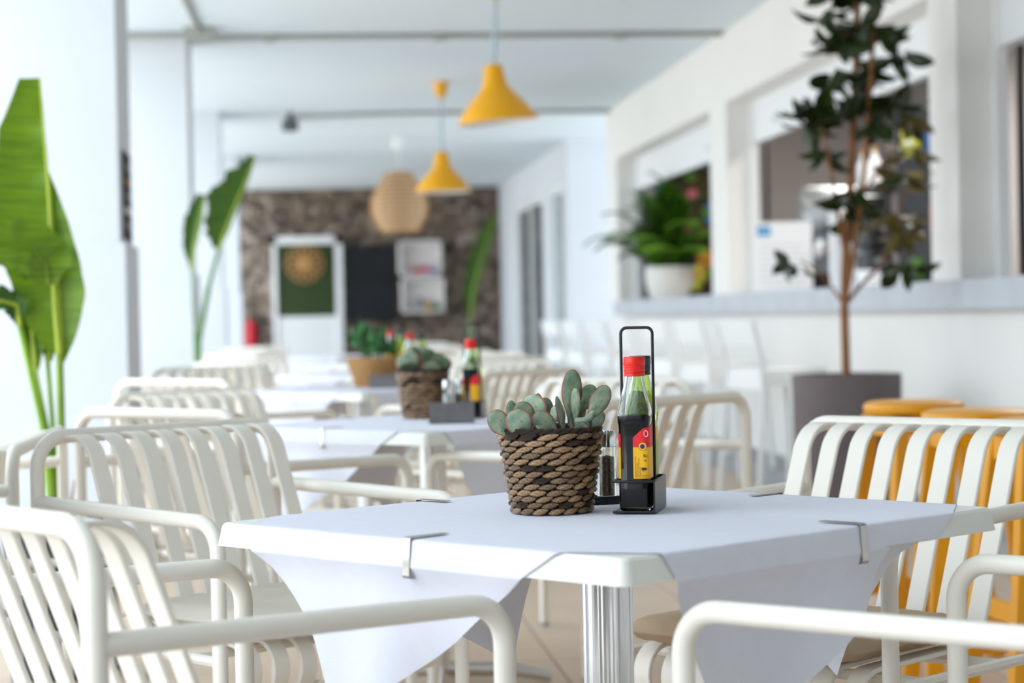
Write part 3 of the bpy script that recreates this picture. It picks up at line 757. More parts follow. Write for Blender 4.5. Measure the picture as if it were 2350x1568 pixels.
labg = [label_band(FA-.1, FA+2.3, .0475, .10, .10, .0006, 40, 'label_green', 'label'), label_band(FA-.1, FA+2.3, .10, .118, .118, .0006, 40, 'label_yellow', 'label')]
def vinegar_bottle(loc, rz, label, detail=False):
    t = thing('vinegar_bottle', label, 'bottle', loc, rz, 'vinegar bottles')
    link('glass', glass_me, t); link('vinegar', vin_me, t); link('cap', cap_r, t)
    for l in lab: link(l.name.split('.')[0], l, t)
    if detail:
        y = -.0237; rx = (R(90), 0, 0)
        text('Ba', .0062, t, (.0142, y, .0790), rx, 'ink'); text('de', .0044, t, (.0150, y, .0728), rx, 'ink')
        for k, (s, sz) in enumerate((('Ingredientes: vinagre de vino, mosto', .0021), ('de uva. Contiene sulfitos', .0021), ('Conservar en lugar fresco y seco', .0021), ('al abrigo de la luz', .0021))):
            text(s, sz, t, (.0032+k*.0024, y, .0495), (R(90), R(-90), 0), 'ink')
        MB().lathe([(.0,0),(.0062,0),(.0062,.0002),(.0,.0002)], 24).obj('seal_ring', 'ink', t, (.0135, y+.0002, .0945), (R(90),0,0))
        MB().lathe([(.0,0),(.0057,0),(.0057,.0004),(.0,.0004)], 24).obj('seal_field', 'label_yellow', t, (.0135, y+.0002, .0945), (R(90),0,0))
        MB().lathe([(.0,0),(.0036,0),(.0036,.0006),(.0,.0006)], 24, fn=lambda a, z: 1+.12*math.sin(a*12)).obj('seal_centre', 'ink_blue', t, (.0135, y+.0002, .0945), (R(90),0,0))
        MB().tube([(.0028*math.cos(a)+.019, y-.0003, .113+.0045*math.sin(a)) for a in [k*math.pi/6 for k in range(13)]], .0004, 5).obj('crest', 'ink_white', t)
        m = MB()
        for cx, cz, r in ((.0135,.0618,.0022),(.0162,.0622,.0019),(.0180,.0612,.0016)):
            m.lathe([(.0,0),(r,0),(r,.0003),(.0,.0003)], 10, (cx,0,0), fn=lambda a, z: 1+.2*math.sin(a*5))
        k0 = len(m.v)
        mm = MB(); mm.v = [(x, y-.0002-z, yy+(.0618)) for (x, yy, z) in m.v]; mm.f = m.f; mm.mi = m.mi
        mm.box(.0132,.0138,y-.0004,y,.0575,.0605).box(.0160,.0165,y-.0004,y,.0575,.0605)
        mm.obj('tree_emblem', 'ink', t)
        text('Certificado', .0019, t, (.0122, y, .0520), rx, 'ink'); text('Modena', .0019, t, (.0122, y, .0497), rx, 'ink')
    return t
def oil_bottle(loc, rz, label):
    t = thing('oil_bottle', label, 'bottle', loc, rz, 'oil bottles')
    link('glass', glassg_me, t); link('oil', oil_me, t); link('cap', cap_d, t)
    for l in labg: link('label', l, t)
    return t
hw_, hd_ = .0305, .062; hz = .047
hb_ = MB().box(-hw_, hw_, -hd_, hd_, .001, .003).mesh('base_plate', 'dark_metal', False)
hs_ = MB().box(hw_-.0012, hw_+.0012, -hd_, hd_, .001, hz).mesh('side_panel', 'dark_metal', False)
hr_ = MB().tube(rpath([(0,-hd_,hz),(hw_,-hd_,hz),(hw_,hd_,hz),(-hw_,hd_,hz),(-hw_,-hd_,hz),(0,-hd_,hz)], .006, 4), .0020, 8).mesh('rim_wire', 'dark_metal')
hf_ = MB().tube(rpath([(-hw_,-hd_,.003),(hw_,-hd_,.003)], .006, 4), .0018, 8).mesh('foot_wire', 'dark_metal')
hh_ = MB().tube(rpath([(-.0235,0,.003),(-.0235,0,.270),(.0235,0,.270),(.0235,0,.003)], .009, 6), .0023, 10).mesh('handle', 'dark_metal')
hbk = MB().box(-hw_, hw_, hd_-.0012, hd_+.0012, .001, hz).mesh('back_panel', 'dark_metal', False)
def cruet(c, rz, where, detail=False, z=TZ+.002):
    t = thing('cruet_stand', 'black wire cruet stand with a tall handle on the %s table' % where, 'stand', (c[0], c[1], z), rz, 'cruet stands')
    for n_, me in (('base_plate',hb_),('side_panel',hs_),('rim_wire',hr_),('foot_wire',hf_),('handle',hh_),('back_panel',hbk)): link(n_, me, t)
    ca, sa = math.cos(rz), math.sin(rz)
    p1 = (c[0]+.031*sa, c[1]-.031*ca, z+.0032); p2 = (c[0]-.031*sa, c[1]+.031*ca, z+.0032)
    vinegar_bottle(p1, rz, 'red-capped dark vinegar bottle in the stand on the %s table' % where, detail)
    oil_bottle(p2, rz, 'dark-capped green oil bottle behind the vinegar on the %s table' % where)
cruet((.487, 3.10), R(-17), 'nearest', True)
cruet((.480, 6.12), R(-12), 'second')
cruet((.475, 9.15), R(-60), 'third')
cruet((.49, 11.65), R(-70), 'fourth')
# shakers
g_pr = [(.001,0),(.0135,.0005),(.0145,.004),(.0130,.030),(.0120,.036),(.0130,.042),(.0125,.066),(.0108,.066),(.0108,.006),(.001,.005)]
sh_g = MB().lathe(g_pr, 24, fn=lambda a, z: 1+.03*abs(math.sin(a*5))).mesh('glass', 'glass')
sh_c = MB().lathe([(.0125,.064),(.0128,.065),(.0128,.080),(.0115,.0835),(.0,.084)], 24).mesh('cap', 'chrome')
sh_p = [MB().lathe([(.001,.0065),(.0104,.0065),(.0104,.052),(.001,.054)], 18).mesh('filling', k) for k in ('pepper', 'salt')]
def shaker(loc, kind, where):
    t = thing('shaker', 'glass %s shaker with a metal cap on the %s table' % (('pepper','salt')[kind], where), 'shaker', loc, 0, 'shakers'); t.scale = (1.12,1.12,1.3)
    link('glass', sh_g, t); link('cap', sh_c, t); link('filling', sh_p[kind], t)
def shaker_tray(c, rz, where, z=TZ+.002):
    t = thing('shaker_tray', 'small black tray holding the shakers on the %s table' % where, 'tray', (c[0], c[1], z), rz, 'shaker trays')
    MB().box(-.034,.034,-.018,.018,0,.003).obj('plate', 'dark_metal', t, smooth=False)
    for s in (-1,1):
        MB().box(-.036,.036,s*.019-.001,s*.019+.001,0,.011).obj('side_wall', 'dark_metal', t, smooth=False); MB().box(s*.035-.001,s*.035+.001,-.018,.018,0,.011).obj('end_wall', 'dark_metal', t, smooth=False)
shaker_tray((.440, 3.235), R(10), 'nearest'); shaker((.4585, 3.238, TZ+.0052), 0, 'nearest')
shaker_tray((.42, 6.08), R(20), 'second'); shaker((.4375, 6.086, TZ+.0052), 0, 'second'); shaker((.402, 6.074, TZ+.0052), 1, 'second')
# grey blocks
def block(loc, rz, w, h, label):
    t = thing('menu_block', label, 'holder', loc, rz, 'grey menu blocks')
    MB().box(-w/2,w/2,-.03,-.012,0,h).obj('front_board', 'grey_board', t, smooth=False); MB().box(-w/2,w/2,.012,.03,0,h).obj('rear_board', 'grey_board', t, smooth=False)
    MB().box(-w/2,w/2,-.012,.012,0,.015).obj('base', 'grey_board', t, smooth=False)
block((.398, 5.84, TZ+.0025), R(-4), .125, .055, 'plain grey rectangular holder standing on the second table')
block((.325, 8.93, TZ+.0025), R(-4), .12, .055, 'plain grey rectangular holder standing on the third table')

# ------------------------------------------------------------------ pendant lamps
sh_pr = [(.030,.345),(.048,.342),(.058,.325),(.064,.27),(.074,.225),(.106,.180),(.152,.135),(.196,.080),(.230,.025),(.240,0),(.236,-.001)]
sh_in = [(r-.004 if r > .03 else r, z-.002) for r, z in sh_pr[:-1]]
shade_o = MB().lathe(sh_pr, 40, close=True).mesh('shade', 'yellow_lamp'); shade_i = MB().lathe(sh_in, 40, close=True).mesh('shade_lining', 'lamp_white')
def pendant(x, y, zb, tilt, label):
    t = thing('pendant_lamp', label, 'lamp', (x, y, CZ), 0, 'yellow pendant lamps')
    s = link('shade', shade_o, t, (0,0,zb-CZ), (0,R(tilt),0)); link('shade_lining', shade_i, s)
    MB().lathe([(.0,.12),(.035,.13),(.045,.17),(.02,.22),(.02,.30)], 14).obj('bulb', 'lamp_white', s)
    dx = .345*math.sin(R(tilt))
    MB().tube([(dx,0,zb-CZ+.34),(dx*.5,0,(zb-CZ)*.5),(0,0,-.1)], .013, 8).obj('cord', 'cord', t)
    MB().lathe([(.022,-.14),(.045,-.12),(.062,-.04),(.066,-.001)], 20).obj('ceiling_rose', 'yellow_lamp', t)
pendant(1.168, 12.55, 2.185, -4, 'nearer yellow metal pendant lamp, hanging higher in the picture')
pendant(1.205, 18.2, 2.115, -1, 'farther yellow metal pendant lamp with its yellow ceiling rose in view')
t = thing('wicker_lamp', 'large barrel-shaped wicker pendant lamp before the stone wall', 'lamp', (1.08, 23.75, CZ))
zt, zb_ = 2.66-CZ, 2.02-CZ
prf = lambda q: .205+.112*math.sin(math.pi*q/.84)
wlm = MB().lathe([(prf(q/14)*.90, zb_+(zt-zb_)*q/14) for q in range(15)], 32, close=True).obj('lining', 'wicker_pale', t)
for q in range(14):
    z = zb_+(zt-zb_)*q/13; r = prf(q/13); MB().tube([(math.cos(a)*r, math.sin(a)*r, z) for a in [k*math.pi/16 for k in range(33)]], .014, 6, False).obj('cane_ring', 'wicker', t)
for k in range(14):
    a = k*2*math.pi/14; MB().tube([(math.cos(a)*prf(q/8)*1.02, math.sin(a)*prf(q/8)*1.02, zb_+(zt-zb_)*q/8) for q in range(9)], .007, 5).obj('cane_rib', 'wicker', t)
MB().tube([(0,0,zt),(0,0,-.02)], .006, 6).obj('cord', 'lamp_white', t); MB().lathe([(.05,-.13),(.06,-.10),(.06,-.001)], 16).obj('ceiling_rose', 'lamp_white', t)

# ------------------------------------------------------------------ stools
def bar_stool():
    t = thing('bar_chair', 'x', 'stool')
    MB().strip(rpath2([(-.215,.985),(-.185,.72),(-.19,.70)], .1, 4), .40, .022, 0, .006).obj('unused', 'bar_stool', t) if False else None
    # backrest: panel above a gap, curved stiles running into the rear legs
    m = MB().strip(rpath2([(-.245,.985),(-.215,.86)], .05, 3), .36, .02, 0, .006); m.obj('back_panel', 'bar_stool', t)
    for s in (-1,1):
        MB().tube(rpath([(s*.175,-.25,.985),(s*.178,-.205,.80),(s*.182,-.19,.62),(s*.20,-.245,0)], .25, 5), .017, 10).obj('rear_leg', 'bar_stool', t)
        MB().tube([(s*.175,.17,.70),(s*.20,.215,0)], .017, 10).obj('front_leg', 'bar_stool', t)
    m = MB(); m.box(-.19,.19,-.20,.20,.69,.725); m.obj('seat', 'bar_stool', t, smooth=False)
    MB().box(-.175,.175,-.20,-.18,.62,.69).obj('rear_skirt', 'bar_stool', t, smooth=False); MB().box(-.175,.175,.16,.18,.64,.69).obj('front_skirt', 'bar_stool', t, smooth=False)
    for s in (-1,1): MB().box(s*.19-.01,s*.19+.01,-.19,.19,.64,.69).obj('side_skirt', 'bar_stool', t, smooth=False)
    MB().tube([(-.195,.20,.22),(.195,.20,.22)], .012, 8).obj('footrest', 'bar_stool', t)
    return t
bs = bar_stool(); bpy.context.view_layer.update(); KIDS = {bs.name: list(bs.children)}
ordn = ['first', 'second', 'third', 'fourth', 'fifth', 'sixth', 'farthest']
for i, (x, y, a) in enumerate(((2.50,11.15,70),(2.50,12.55,72),(2.50,13.85,72),(2.48,15.2,74),(2.48,16.45,74),(2.48,18.0,74),(2.46,19.3,74))):
    o = bs if i == 0 else copy_tree(bs)
    o.location = (x, y, 0); o.rotation_euler = (0,0,R(-a))
    tag(o, 'white bar chair at the counter, %s along the row from the potted tree' % ordn[i] if i < 6 else 'farthest white bar chair of the row at the counter', 'stool', 'white bar chairs')
def round_stool():
    t = thing('round_stool', 'x', 'stool')
    MB().lathe([(.0,.715),(.13,.715),(.148,.722),(.152,.735),(.148,.748),(.13,.755),(.0,.756)], 36).obj('seat', 'yellow_paint', t)
    m = MB()
    for (a, b, c_, d_) in ((-.11,.11,-.115,-.095),(-.11,.11,.095,.115)): MB().box(a,b,c_,d_,.655,.714).obj('apron', 'yellow_paint', t, smooth=False); MB().box(c_,d_,a,b,.655,.714).obj('apron', 'yellow_paint', t, smooth=False)
    for sx in (-1,1):
        for sy in (-1,1):
            w = .021; mm = MB()
            def q(px_, py_, z): return [(px_-w,py_-w,z),(px_+w,py_-w,z),(px_+w,py_+w,z),(px_-w,py_+w,z)]
            vs = q(sx*.095, sy*.095, .714)+q(sx*.165, sy*.165, 0)
            mm.add(vs, [(0,1,2,3),(4,7,6,5),(0,4,5,1),(1,5,6,2),(2,6,7,3),(3,7,4,0)]); mm.obj('leg', 'yellow_paint', t, smooth=False)
    for (z, k) in ((.16,.149),(.27,.139)):
        for s in (-1,1):
            if z < .2: MB().box(-k,k,s*k-.011,s*k+.011,z,z+.045).obj('stretcher', 'yellow_paint', t, smooth=False)
            else: MB().box(s*k-.011,s*k+.011,-k,k,z,z+.045).obj('stretcher', 'yellow_paint', t, smooth=False)
    return t
rs = round_stool(); bpy.context.view_layer.update(); KIDS[rs.name] = list(rs.children)
for i, (x, y, a, lb) in enumerate(((1.815,6.22,12,'yellow painted round stool in front of the brown planter'),(1.81,5.60,-6,'yellow painted round stool in the middle of the three'),(1.815,5.06,4,'yellow painted round stool at the right edge, cut by the frame'))):
    o = rs if i == 0 else copy_tree(rs)
    o.location = (x, y, 0); o.rotation_euler = (0,0,R(a)); tag(o, lb, 'stool', 'yellow round stools')

# ------------------------------------------------------------------ rubber fig in the planter
FX, FY = 2.49, 9.62; K = 9.62/4868
def tp(u, v, dy=0): return ((u-1945)*K - dy*.0, dy, .735+(852-v)*K)
pl = thing('planter', 'tall brown-grey cylindrical planter with a rubber tree, before the bar', 'planter', (FX, FY, 0))
MB().lathe([(.0,0),(.225,0),(.245,.10),(.252,.72),(.250,.735),(.225,.735),(.223,.69)], 48, close=True).obj('pot', 'pot_brown', pl); MB().lathe([(.0,.72),(.12,.72),(.226,.70)], 24).obj('soil', 'soil', pl)
ft = thing('rubber_tree', 'slender rubber tree with dark glossy leaves in the brown planter', 'tree', (FX, FY, 0))
def branch(pts, r0, r1, name='branch', m_='trunk'):
    p = rpath([tp(*q) for q in pts], .3, 4); n = len(p)
    MB().tube(p, [r0+(r1-r0)*i/(n-1) for i in range(n)], 8).obj(name, m_, ft)
branch([(1945,880,0),(1943,690,0),(1950,560,0),(1966,400,.02),(1985,150,.03),(1997,-120,.04)], .021, .016, 'trunk')
branch([(1944,690,0),(1958,600,-.03),(1985,420,-.05),(2003,250,-.05),(2020,60,-.03),(2030,-120,0)], .013, .011)
branch([(1942,690,0),(1915,650,0),(1880,610,-.03),(1835,585,-.05)], .007, .004)
branch([(1946,690,0),(1985,650,.05),(2040,600,.08),(2085,540,.1),(2105,420,.1)], .010, .006)
branch([(1944,560,0),(1920,420,-.03),(1900,320,-.05),(1885,235,-.06)], .009, .006)
branch([(1995,420,-.05),(2050,350,0),(2095,300,.04)], .007, .004)
branch([(1985,210,.02),(2040,200,.05),(2100,205,.08)], .007, .004)
branch([(1990,60,.03),(1945,50,-.02),(1915,110,-.03)], .007, .004)
branch([(2000,100,.03),(2055,60,.05),(2085,80,.05)], .007, .004)
fl_d = leaf_mesh('leaf', 'fig_leaf', .50, .25, .35); fl_o = leaf_mesh('leaf', 'fig_leaf_olive', .42, .25, .3)
rf = random.Random(4)
CL = [(1885,235,15,55,0),(1870,265,8,50,0),(1900,330,5,40,0),(1985,205,14,60,0),(2015,270,6,45,0),(2070,215,11,60,0),(2100,250,6,40,1),(1930,80,10,60,0),(1990,40,14,70,0),(2050,50,12,60,0),(2085,110,7,55,0),(1960,430,9,55,0),(1985,480,5,40,0),(2105,330,7,45,1),(2090,390,6,50,1),(2075,520,7,55,1),(2095,600,6,50,0),(1815,585,4,30,0),(1830,600,2,25,0),(1930,150,6,50,0),(2055,480,5,40,1),(1910,10,5,50,0),(1990,-50,12,70,0),(2010,-110,12,60,0),(2030,-130,8,40,0),(1940,-60,7,50,0),(2010,140,6,50,0)]
for (u, v, n, s, ol) in CL:
    for k in range(int(n*1.3)):
        a = rf.random()*6.283; q = rf.random()**.6*s*.55
        p = Vector(tp(u+math.cos(a)*q*.5, v+math.sin(a)*q*.35, rf.uniform(-.09,.09)))
        out = Vector((math.cos(a)*rf.uniform(.4,1), rf.uniform(-.7,.7), math.sin(a)*.45-rf.uniform(.1,.7))).normalized()
        L = rf.uniform(.11,.17)*(1 if s > 32 else .75)
        y = Vector((rf.uniform(-.5,.5), rf.uniform(-1,.2), rf.uniform(.1,1))); y = (y-out*y.dot(out)).normalized(); x = y.cross(out)
        mx = Matrix((x*L, y*L, out*L)).transposed().to_4x4(); mx.translation = p
        link('leaf', fl_o if (ol and rf.random() < .75) else fl_d, ft, mw=mx)

# ------------------------------------------------------------------ strelitzias
def big_leaf(t, path, widths, m_, rib, fold=0, face=(0,-1,0), torn=0, seed=0, lobe=(1,1)):
    """blade built across a midrib path; widths = half width at each point; lobe scales each side"""
    P_ = [Vector(p) for p in path]; n = 24; vs = []; rr = random.Random(seed)
    def at(q):
        x = q*(len(P_)-1); i = min(int(x), len(P_)-2); f = x-i
        return P_[i].lerp(P_[i+1], f), widths[i]+(widths[i+1]-widths[i])*f
    rows = []; F = Vector(face)
    for i in range(n+1):
        q = i/n; p, w = at(q); p2, _ = at(min(1, q+.01)); p1, _ = at(max(0, q-.01)); ax = (p2-p1).normalized()
        sd = ax.cross(F).normalized(); fo = sd.cross(ax).normalized()
        if fo.dot(F) < 0: fo = -fo
        g = []
        for u in (-1,-.72,-.38,0,.38,.72,1):
            k = abs(u)*w*(lobe[0] if u < 0 else lobe[1])
            k *= 1 - torn*rr.random()*(1 if abs(u) > .9 else 0)
            ln = k*math.cos(fold*abs(u)); dp = k*math.sin(fold*abs(u)) + .006*math.sin(q*40)*abs(u)
            g.append(p + sd*(ln if u > 0 else -ln) + fo*dp)
        rows.append(g)
    m = MB(); vs = [v for g in rows for v in g]; fs = []
    for i in range(n):
        for j in range(6): a = i*7+j; fs.append((a, a+1, a+8, a+7))
    m.add(vs, fs); o = len(vs); m.add([v - F*.002 for v in vs], [f[::-1] for f in fs])
    lf = m.obj('leaf', m_, t, angle=60)
    MB().tube([g[3]+F*.002 for g in rows], [.009*(1-.7*i/n) for i in range(n+1)], 6).obj('midrib', rib, lf)
def stem(t, pts, r0, r1, m_):
    p = rpath(pts, .3, 4); n = len(p); MB().tube(p, [r0+(r1-r0)*i/(n-1) for i in range(n)], 8).obj('stem', m_, t)
SX, SY = -.74, 6.35; k1 = SY/4868
def q1(u, v, dy=0): return ((u-115)*k1, dy, 1.032+(748-v)*k1)
st = thing('strelitzia', 'tall bird-of-paradise plant with large bright green leaves at the left edge', 'plant', (SX, SY, 0))
big_leaf(st, [q1(128,810), q1(122,720), q1(119,620), q1(116,520), q1(112,410), q1(106,300), q1(100,188)], [.03,.10,.135,.15,.155,.13,.06], 'strel_leaf', 'midrib', .25, (0,-1,0), .03, 1, (1,.03))
big_leaf(st, [q1(131,832,.02), q1(131,760,.02), q1(128,680,.02), q1(123,600,.02), q1(118,500,.02), q1(114,400,.02)], [.01,.055,.085,.075,.045,.0], 'strel_leaf', 'midrib', .25, (0,-1,0), 0, 2, (.1,1))
big_leaf(st, [q1(112,655,-.03), q1(108,610,-.05), q1(85,575,-.09), q1(20,565,-.14), q1(-60,580,-.2)], [.02,.085,.085,.075,.04], 'strel_leaf', 'strel_leaf', .2, (.2,-1,.2), .05, 3)
big_leaf(st, [q1(72,850,.03), q1(66,760,.04), q1(70,640,.05), q1(60,540,.06), q1(50,470,.08)], [.01,.05,.06,.05,.0], 'strel_leaf', 'midrib', .5, (.3,-1,0), 0, 4)
big_leaf(st, [q1(100,830,.05), q1(98,740,.06), q1(104,640,.06), q1(112,560,.06)], [.01,.05,.06,.02], 'strel_dark', 'midrib', .5, (.3,-1,0), 0, 7)
big_leaf(st, [q1(45,745,-.02), q1(40,700,-.03), q1(10,690,-.06), q1(-40,710,-.1)], [.01,.05,.05,.0], 'strel_dark', 'midrib', .5, (0,-1,.3), .3, 5)
for (a, b, c_, m_, r) in (((120,1190,0),(128,1000,0),(128,810,0),'strel_stem',.012),((118,1190,.02),(110,1000,.02),(98,830,.05),'strel_stem',.010),((112,1190,-.02),(92,980,-.02),(44,740,-.02),'strel_stem',.013),((125,1190,.03),(131,1000,.02),(131,830,.02),'stem_dark',.010),((110,1190,.0),(100,1000,.02),(72,850,.03),'strel_stem',.009)):
    stem(st, [q1(*a), q1(*b), q1(*c_)], r*1.2, r*.7, m_)
p1_ = thing('plant_pot', 'dark grey pot of the bird-of-paradise plant at the left', 'pot', (SX, SY, 0))
MB().lathe([(.0,0),(.13,0),(.16,.44),(.165,.47),(.145,.47),(.14,.42)], 28, close=True).obj('pot', 'pot_dark', p1_); MB().lathe([(.0,.44),(.148,.43)], 20).obj('soil', 'soil', p1_)
for k, (dx, dz, mt) in enumerate(((.06,.12,'trunk'),(.09,.10,'trunk'),(.02,.1,'orange'))):
    MB().tube([(dx*.5,-.03,.42),(dx,-.05,.46+dz)], [.008,.002], 6).obj('dry_stalk', mt, p1_)
def small_strel(loc, s, label, potlabel, leaves, stems, ph=.45):
    t = thing('strelitzia', label, 'plant', loc)
    for (pts, w, m_, kw) in leaves: big_leaf(t, pts, w, m_, 'midrib', **kw)
    for (pts, r) in stems: stem(t, pts, r, r*.6, 'stem_dark')
    p = thing('plant_pot', potlabel, 'pot', loc)
    MB().lathe([(.0,0),(.14,0),(.18,ph-.03),(.185,ph),(.165,ph),(.16,ph-.05)], 24, close=True).obj('pot', 'pot_white', p); MB().lathe([(.0,ph-.03),(.168,ph-.04)], 18).obj('soil', 'soil', p)
ky = 13.4/4868
def q2(u, v, dy=0): return ((u-447)*ky, dy, 1.032+(741-v)*ky)
small_strel((-.68,13.4,0), 1, 'bird-of-paradise plant with two ragged dark leaves beside the second column', 'white pot of the ragged-leaved plant by the second column',
  [([q2(503,575), q2(520,530), q2(545,470), q2(570,415), q2(590,365)], [.06,.22,.23,.15,.05], 'strel_dark', dict(fold=.3, face=(.3,-1,0), torn=.35, seed=3, lobe=(1,.12))),
   ([q2(442,620), q2(448,570), q2(462,510), q2(474,450)], [.01,.08,.11,.05], 'strel_dark', dict(fold=.7, face=(-.4,-1,0), torn=.1, seed=5, lobe=(1,.3)))],
  [([q2(449,962), q2(452,790), q2(478,660), q2(503,575)], .022), ([q2(446,962), q2(445,760), q2(442,620)], .012)])
kz = 24.5/4868
def q3(u, v, dy=0): return ((u-1078)*kz, dy, 1.032+(729-v)*kz)
small_strel((1.907,24.5,0), 1, 'bird-of-paradise leaf standing in front of the stone wall', 'white pot of the single-leaf plant before the stone wall',
  [([q3(1078,735), q3(1085,670), q3(1105,600), q3(1125,540), q3(1148,488)], [.02,.13,.17,.13,.02], 'strel_dark', dict(fold=.8, face=(-.5,-1,0), seed=9, lobe=(.9,.8)))],
  [([q3(1074,910), q3(1075,820), q3(1078,735)], .03)])

# ------------------------------------------------------------------ things on and behind the bar counter
CT = 1.16
fp = thing('fern_pot', 'rounded white pot with a fern on the counter, far opening', 'pot', (3.22, 18.55, CT))
MB().lathe([(.0,0),(.15,0),(.20,.10),(.215,.20),(.21,.285),(.19,.285),(.19,.24)], 32, close=True).obj('pot', 'pot_white', fp); MB().lathe([(.0,.26),(.192,.255)], 20).obj('soil', 'soil', fp)
fn = thing('fern', 'lush green fern spilling over the white pot on the counter', 'plant', (3.22, 18.55, CT))
def frond():
    m = MB(); n = 16; L = 1.0
    P_ = [Vector((0, .62*t*L, .75*math.sin(t*2.0)*.62)) for t in [i/n for i in range(n+1)]]
    m.tube(P_, [.012*(1-.8*i/n) for i in range(n+1)], 5)
    for i in range(2, n+1):
        w = .20*math.sin(math.pi*min(1, i/n*.9+.1))+.02
        for s in (-1, 1):
            p = P_[i]; m.add([p+Vector((0,-.02,0)), p+Vector((s*w*.5,.0,.015)), p+Vector((s*w,.03,-.02)), p+Vector((s*w*.5,.045,0)), p+Vector((0,.03,0))], [(0,1,2,3,4)])
    return m.mesh('frond', 'fern')
fr = frond(); rk = random.Random(2)
for k in range(60):
    a = rk.random()*6.283; s = rk.uniform(.60,1.0)
    mx = Matrix.Rotation(a, 4, 'Z') @ Matrix.Rotation(rk.uniform(-.4,1.0), 4, 'X') @ Matrix.Scale(s, 4); mx.translation = (math.cos(a+1.57)*.06, math.sin(a+1.57)*.06, .25)
    link('frond', fr, fn, mw=mx)
for k in range(5):
    mx = Matrix.Rotation(R(80)+k*.15, 4, 'Z') @ Matrix.Rotation(.9+k*.06, 4, 'X') @ Matrix.Scale(1.05-.05*k, 4); mx.translation = (-.05,0,.3); link('frond', fr, fn, mw=mx)
# mural inside the far opening
mu = thing('flower_picture', 'dark floral picture with a teal border on the wall behind the fern', 'picture', (3.75, 19.6, 1.75))
MB().box(-.43,.45,.0,.03,-.57,.70).obj('board', 'dark_art', mu, smooth=False)
MB().box(-.45,-.38,-.02,.03,-.57,.75).box(-.38,.1,-.02,.03,.64,.75).obj('border', 'teal', mu, smooth=False)
rp = random.Random(6)
for k in range(46):
    x, z = rp.uniform(-.33,.38), rp.uniform(-.48,.6); r = rp.uniform(.04,.09); mt = ('pink' if x < .05 and z > -.1 else rp.choice(('crimson','orange','orange','yellow_leafy','blue'))) if rp.random() < .8 else 'fern'
    MB().lathe([(.0,0),(r,0),(r*.8,.02),(.0,.03)], 10, fn=lambda a, z_: 1+.25*math.sin(a*5)).obj('flower', mt, mu, (x,-.002,z), (R(90),0,0))
# menu board
mb_ = thing('menu_sign', 'white menu sign with a blue logo standing on the counter', 'sign', (3.235, 14.1, CT), R(-6))
MB().box(-.19,.19,-.008,.008,0,.475).obj('board', 'paper', mb_, smooth=False)
MB().box(-.18,-.09,-.010,-.008,.38,.45).obj('logo', 'blue_print', mb_, smooth=False)
MB().box(-.17,-.10,-.0105,-.010,.412,.418).obj('logo_stripe', 'paper', mb_, smooth=False)
for k in range(8): MB().box(-.16,.12+.02*(k%3),-.009,-.008,.05+k*.038,.056+k*.038).obj('print_line', 'grey_print', mb_, smooth=False)
MB().box(-.15,.15,.008,.10,0,.012).obj('foot', 'paper', mb_, smooth=False)
# coffee gear on the inner worktop
wt = MB().box(3.56, 4.25, 8.0, 19.9, .95, 1.12).obj('inner_worktop', 'black_box', smooth=False); tag(wt, 'dark worktop inside the bar behind the counter', 'worktop')
em = thing('espresso_machine', 'chrome and black espresso machine inside the middle opening', 'coffee machine', (3.93, 15.3, 1.12), R(-8))
MB().box(-.28,.30,-.25,.25,.06,.18).obj('base', 'black_box', em, smooth=False); MB().box(-.26,.28,-.02,.25,.18,.52).obj('body', 'brushed', em, smooth=False)
MB().lathe([(.20,-.28),(.22,-.24),(.22,.24),(.20,.28)], 24).obj('boiler', 'brushed', em, (0,-.02,.60), (0,R(90),0))
for x in (-.14,.16): MB().lathe([(.05,.30),(.06,.33),(.06,.42),(.04,.44)], 16, (x,-.14,0)).obj('group_head', 'chrome', em); MB().tube([(x,-.14,.32),(x,-.32,.30)], .014, 8).obj('portafilter', 'black_box', em)
for x in (-.24,.26):
    for y in (-.2,.2): MB().lathe([(.03,0),(.025,.06)], 10, (x,y,0)).obj('foot', 'black_box', em)
gr = thing('coffee_grinder', 'black coffee grinder beside the espresso machine', 'coffee grinder', (3.82, 13.98, 1.12)); gr.scale = (.95,.95,.95)
MB().lathe([(.12,0),(.12,.05),(.09,.08),(.09,.34),(.11,.36),(.11,.44),(.06,.47)], 20).obj('body', 'black_box', gr); MB().lathe([(.05,.47),(.12,.66),(.12,.70)], 20).obj('hopper', 'black_box', gr); MB().box(-.03,.03,-.19,-.08,.22,.27).obj('spout', 'chrome', gr, smooth=False)
cup_me = MB().lathe([(.032,0),(.045,.11),(.047,.112),(.043,.112),(.031,.006)], 18, close=True).mesh('cup', 'paper')
def cupstack(loc, n, label):
    t = thing('cup_stack', label, 'cups', loc, 0, 'paper cup stacks')
    for k in range(n): link('cup', cup_me, t, (0,0,k*.032))
cupstack((3.36, 13.18, CT), 14, 'taller stack of white paper cups on the counter behind the tree trunk')
cupstack((3.36, 12.88, CT), 9, 'shorter stack of white paper cups on the counter behind the tree trunk')
bot = MB().lathe([(.0,0),(.04,.002),(.042,.02),(.042,.17),(.018,.21),(.016,.25)], 18)
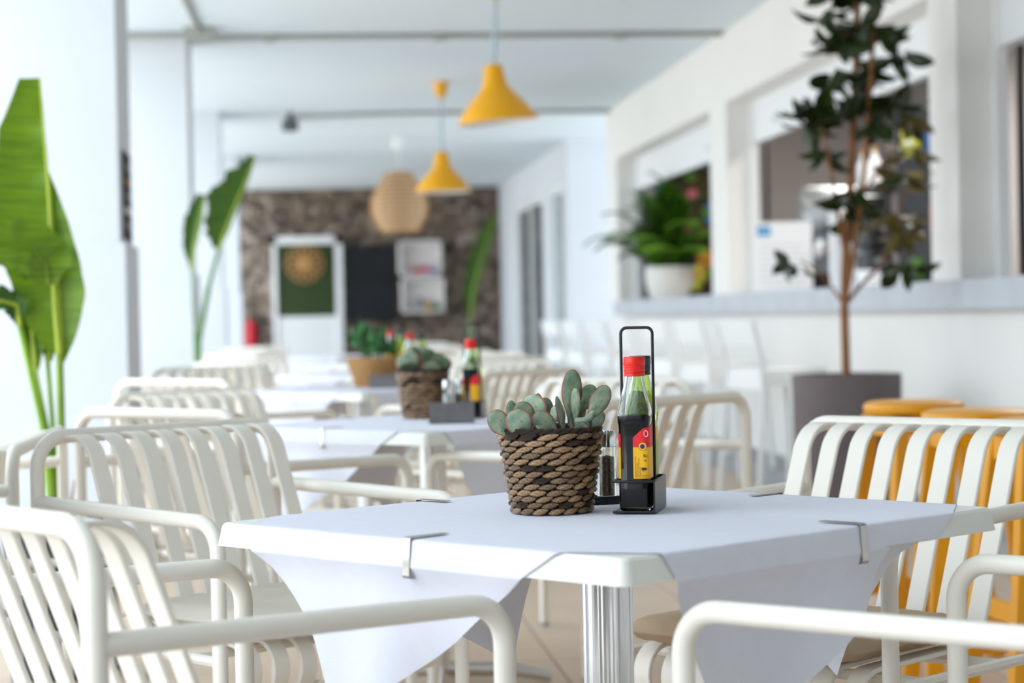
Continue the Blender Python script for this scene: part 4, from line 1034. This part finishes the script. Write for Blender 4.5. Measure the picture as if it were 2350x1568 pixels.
for k, (y, z) in enumerate(((14.12,1.83),(13.84,1.83))):
    t = thing('syrup_bottle', ['left', 'right'][k] + ' one of two pale bottles standing above the grinder', 'bottle', (3.80, y, z+.012), 0, 'pale bottles above the grinder')
    MB().lathe([(.0,0),(.04,.002),(.042,.02),(.042,.17),(.018,.21),(.016,.24)], 18).obj('body', 'paper', t); MB().lathe([(.018,.24),(.018,.27)], 12).obj('cap', 'wicker', t)
tag(MB().box(3.66,4.02,13.70,14.26,1.815,1.84).box(3.98,4.02,13.70,13.74,1.12,1.815).box(3.98,4.02,14.22,14.26,1.12,1.815).obj('bottle_rack', 'black_box', smooth=False), 'small black rack over the grinder carrying two pale bottles', 'rack')
t = thing('white_box', 'low white box on the counter behind the tree branch', 'box', (3.40, 12.27, CT), R(10))
MB().box(-.13,.13,-.07,.07,0,.085).obj('body', 'paper', t, smooth=False); MB().box(-.135,.135,-.075,.075,.085,.105).obj('lid', 'paper', t, smooth=False)
# colourful packets beside the near jamb of the middle opening
rk_ = thing('packet_rack', 'dark rack of colourful packets at the edge of the middle opening', 'rack', (3.74, 12.42, 1.125), R(55))
MB().box(-.02,.02,-.19,.19,0,1.10).obj('back_board', 'black_box', rk_, smooth=False)
for k, (y, z, w, h, mt) in enumerate(((-.06,.84,.13,.18,'blue'),(.10,.82,.12,.16,'yellow_leafy'),(-.08,.60,.11,.13,'fern'),(.08,.60,.11,.13,'fig_leaf_olive'),(-.07,.36,.12,.16,'crimson'),(.09,.34,.11,.14,'dark_art'),(-.08,.08,.12,.15,'herb'),(.09,.08,.11,.13,'fern'))):
    p = tag(link('snack_packet', None, None, (3.74-math.sin(R(55))*y, 12.42+math.cos(R(55))*y, 1.125+z), (0,0,R(55))), '%s packet in the rack, %s row' % (['blue','yellow','leaf green','olive','dark red','black','pale green','deep green'][k], ['top','top','second','second','third','third','bottom','bottom'][k]), 'packet', 'packets in the rack')
    MB().add([(-.022,-w/2,0),(-.06,-w/2+.02,h*.5),(-.022,-w/2,h),(-.022,w/2,0),(-.06,w/2-.02,h*.5),(-.022,w/2,h)], [(0,3,4,1),(1,4,5,2),(0,1,2),(3,5,4),(0,2,5,3)]).obj('bag', mt, p, smooth=False)
    MB().box(-.064,-.061,-w*.2,w*.2,h*.42,h*.58).obj('print', 'ink_white', p, smooth=False)
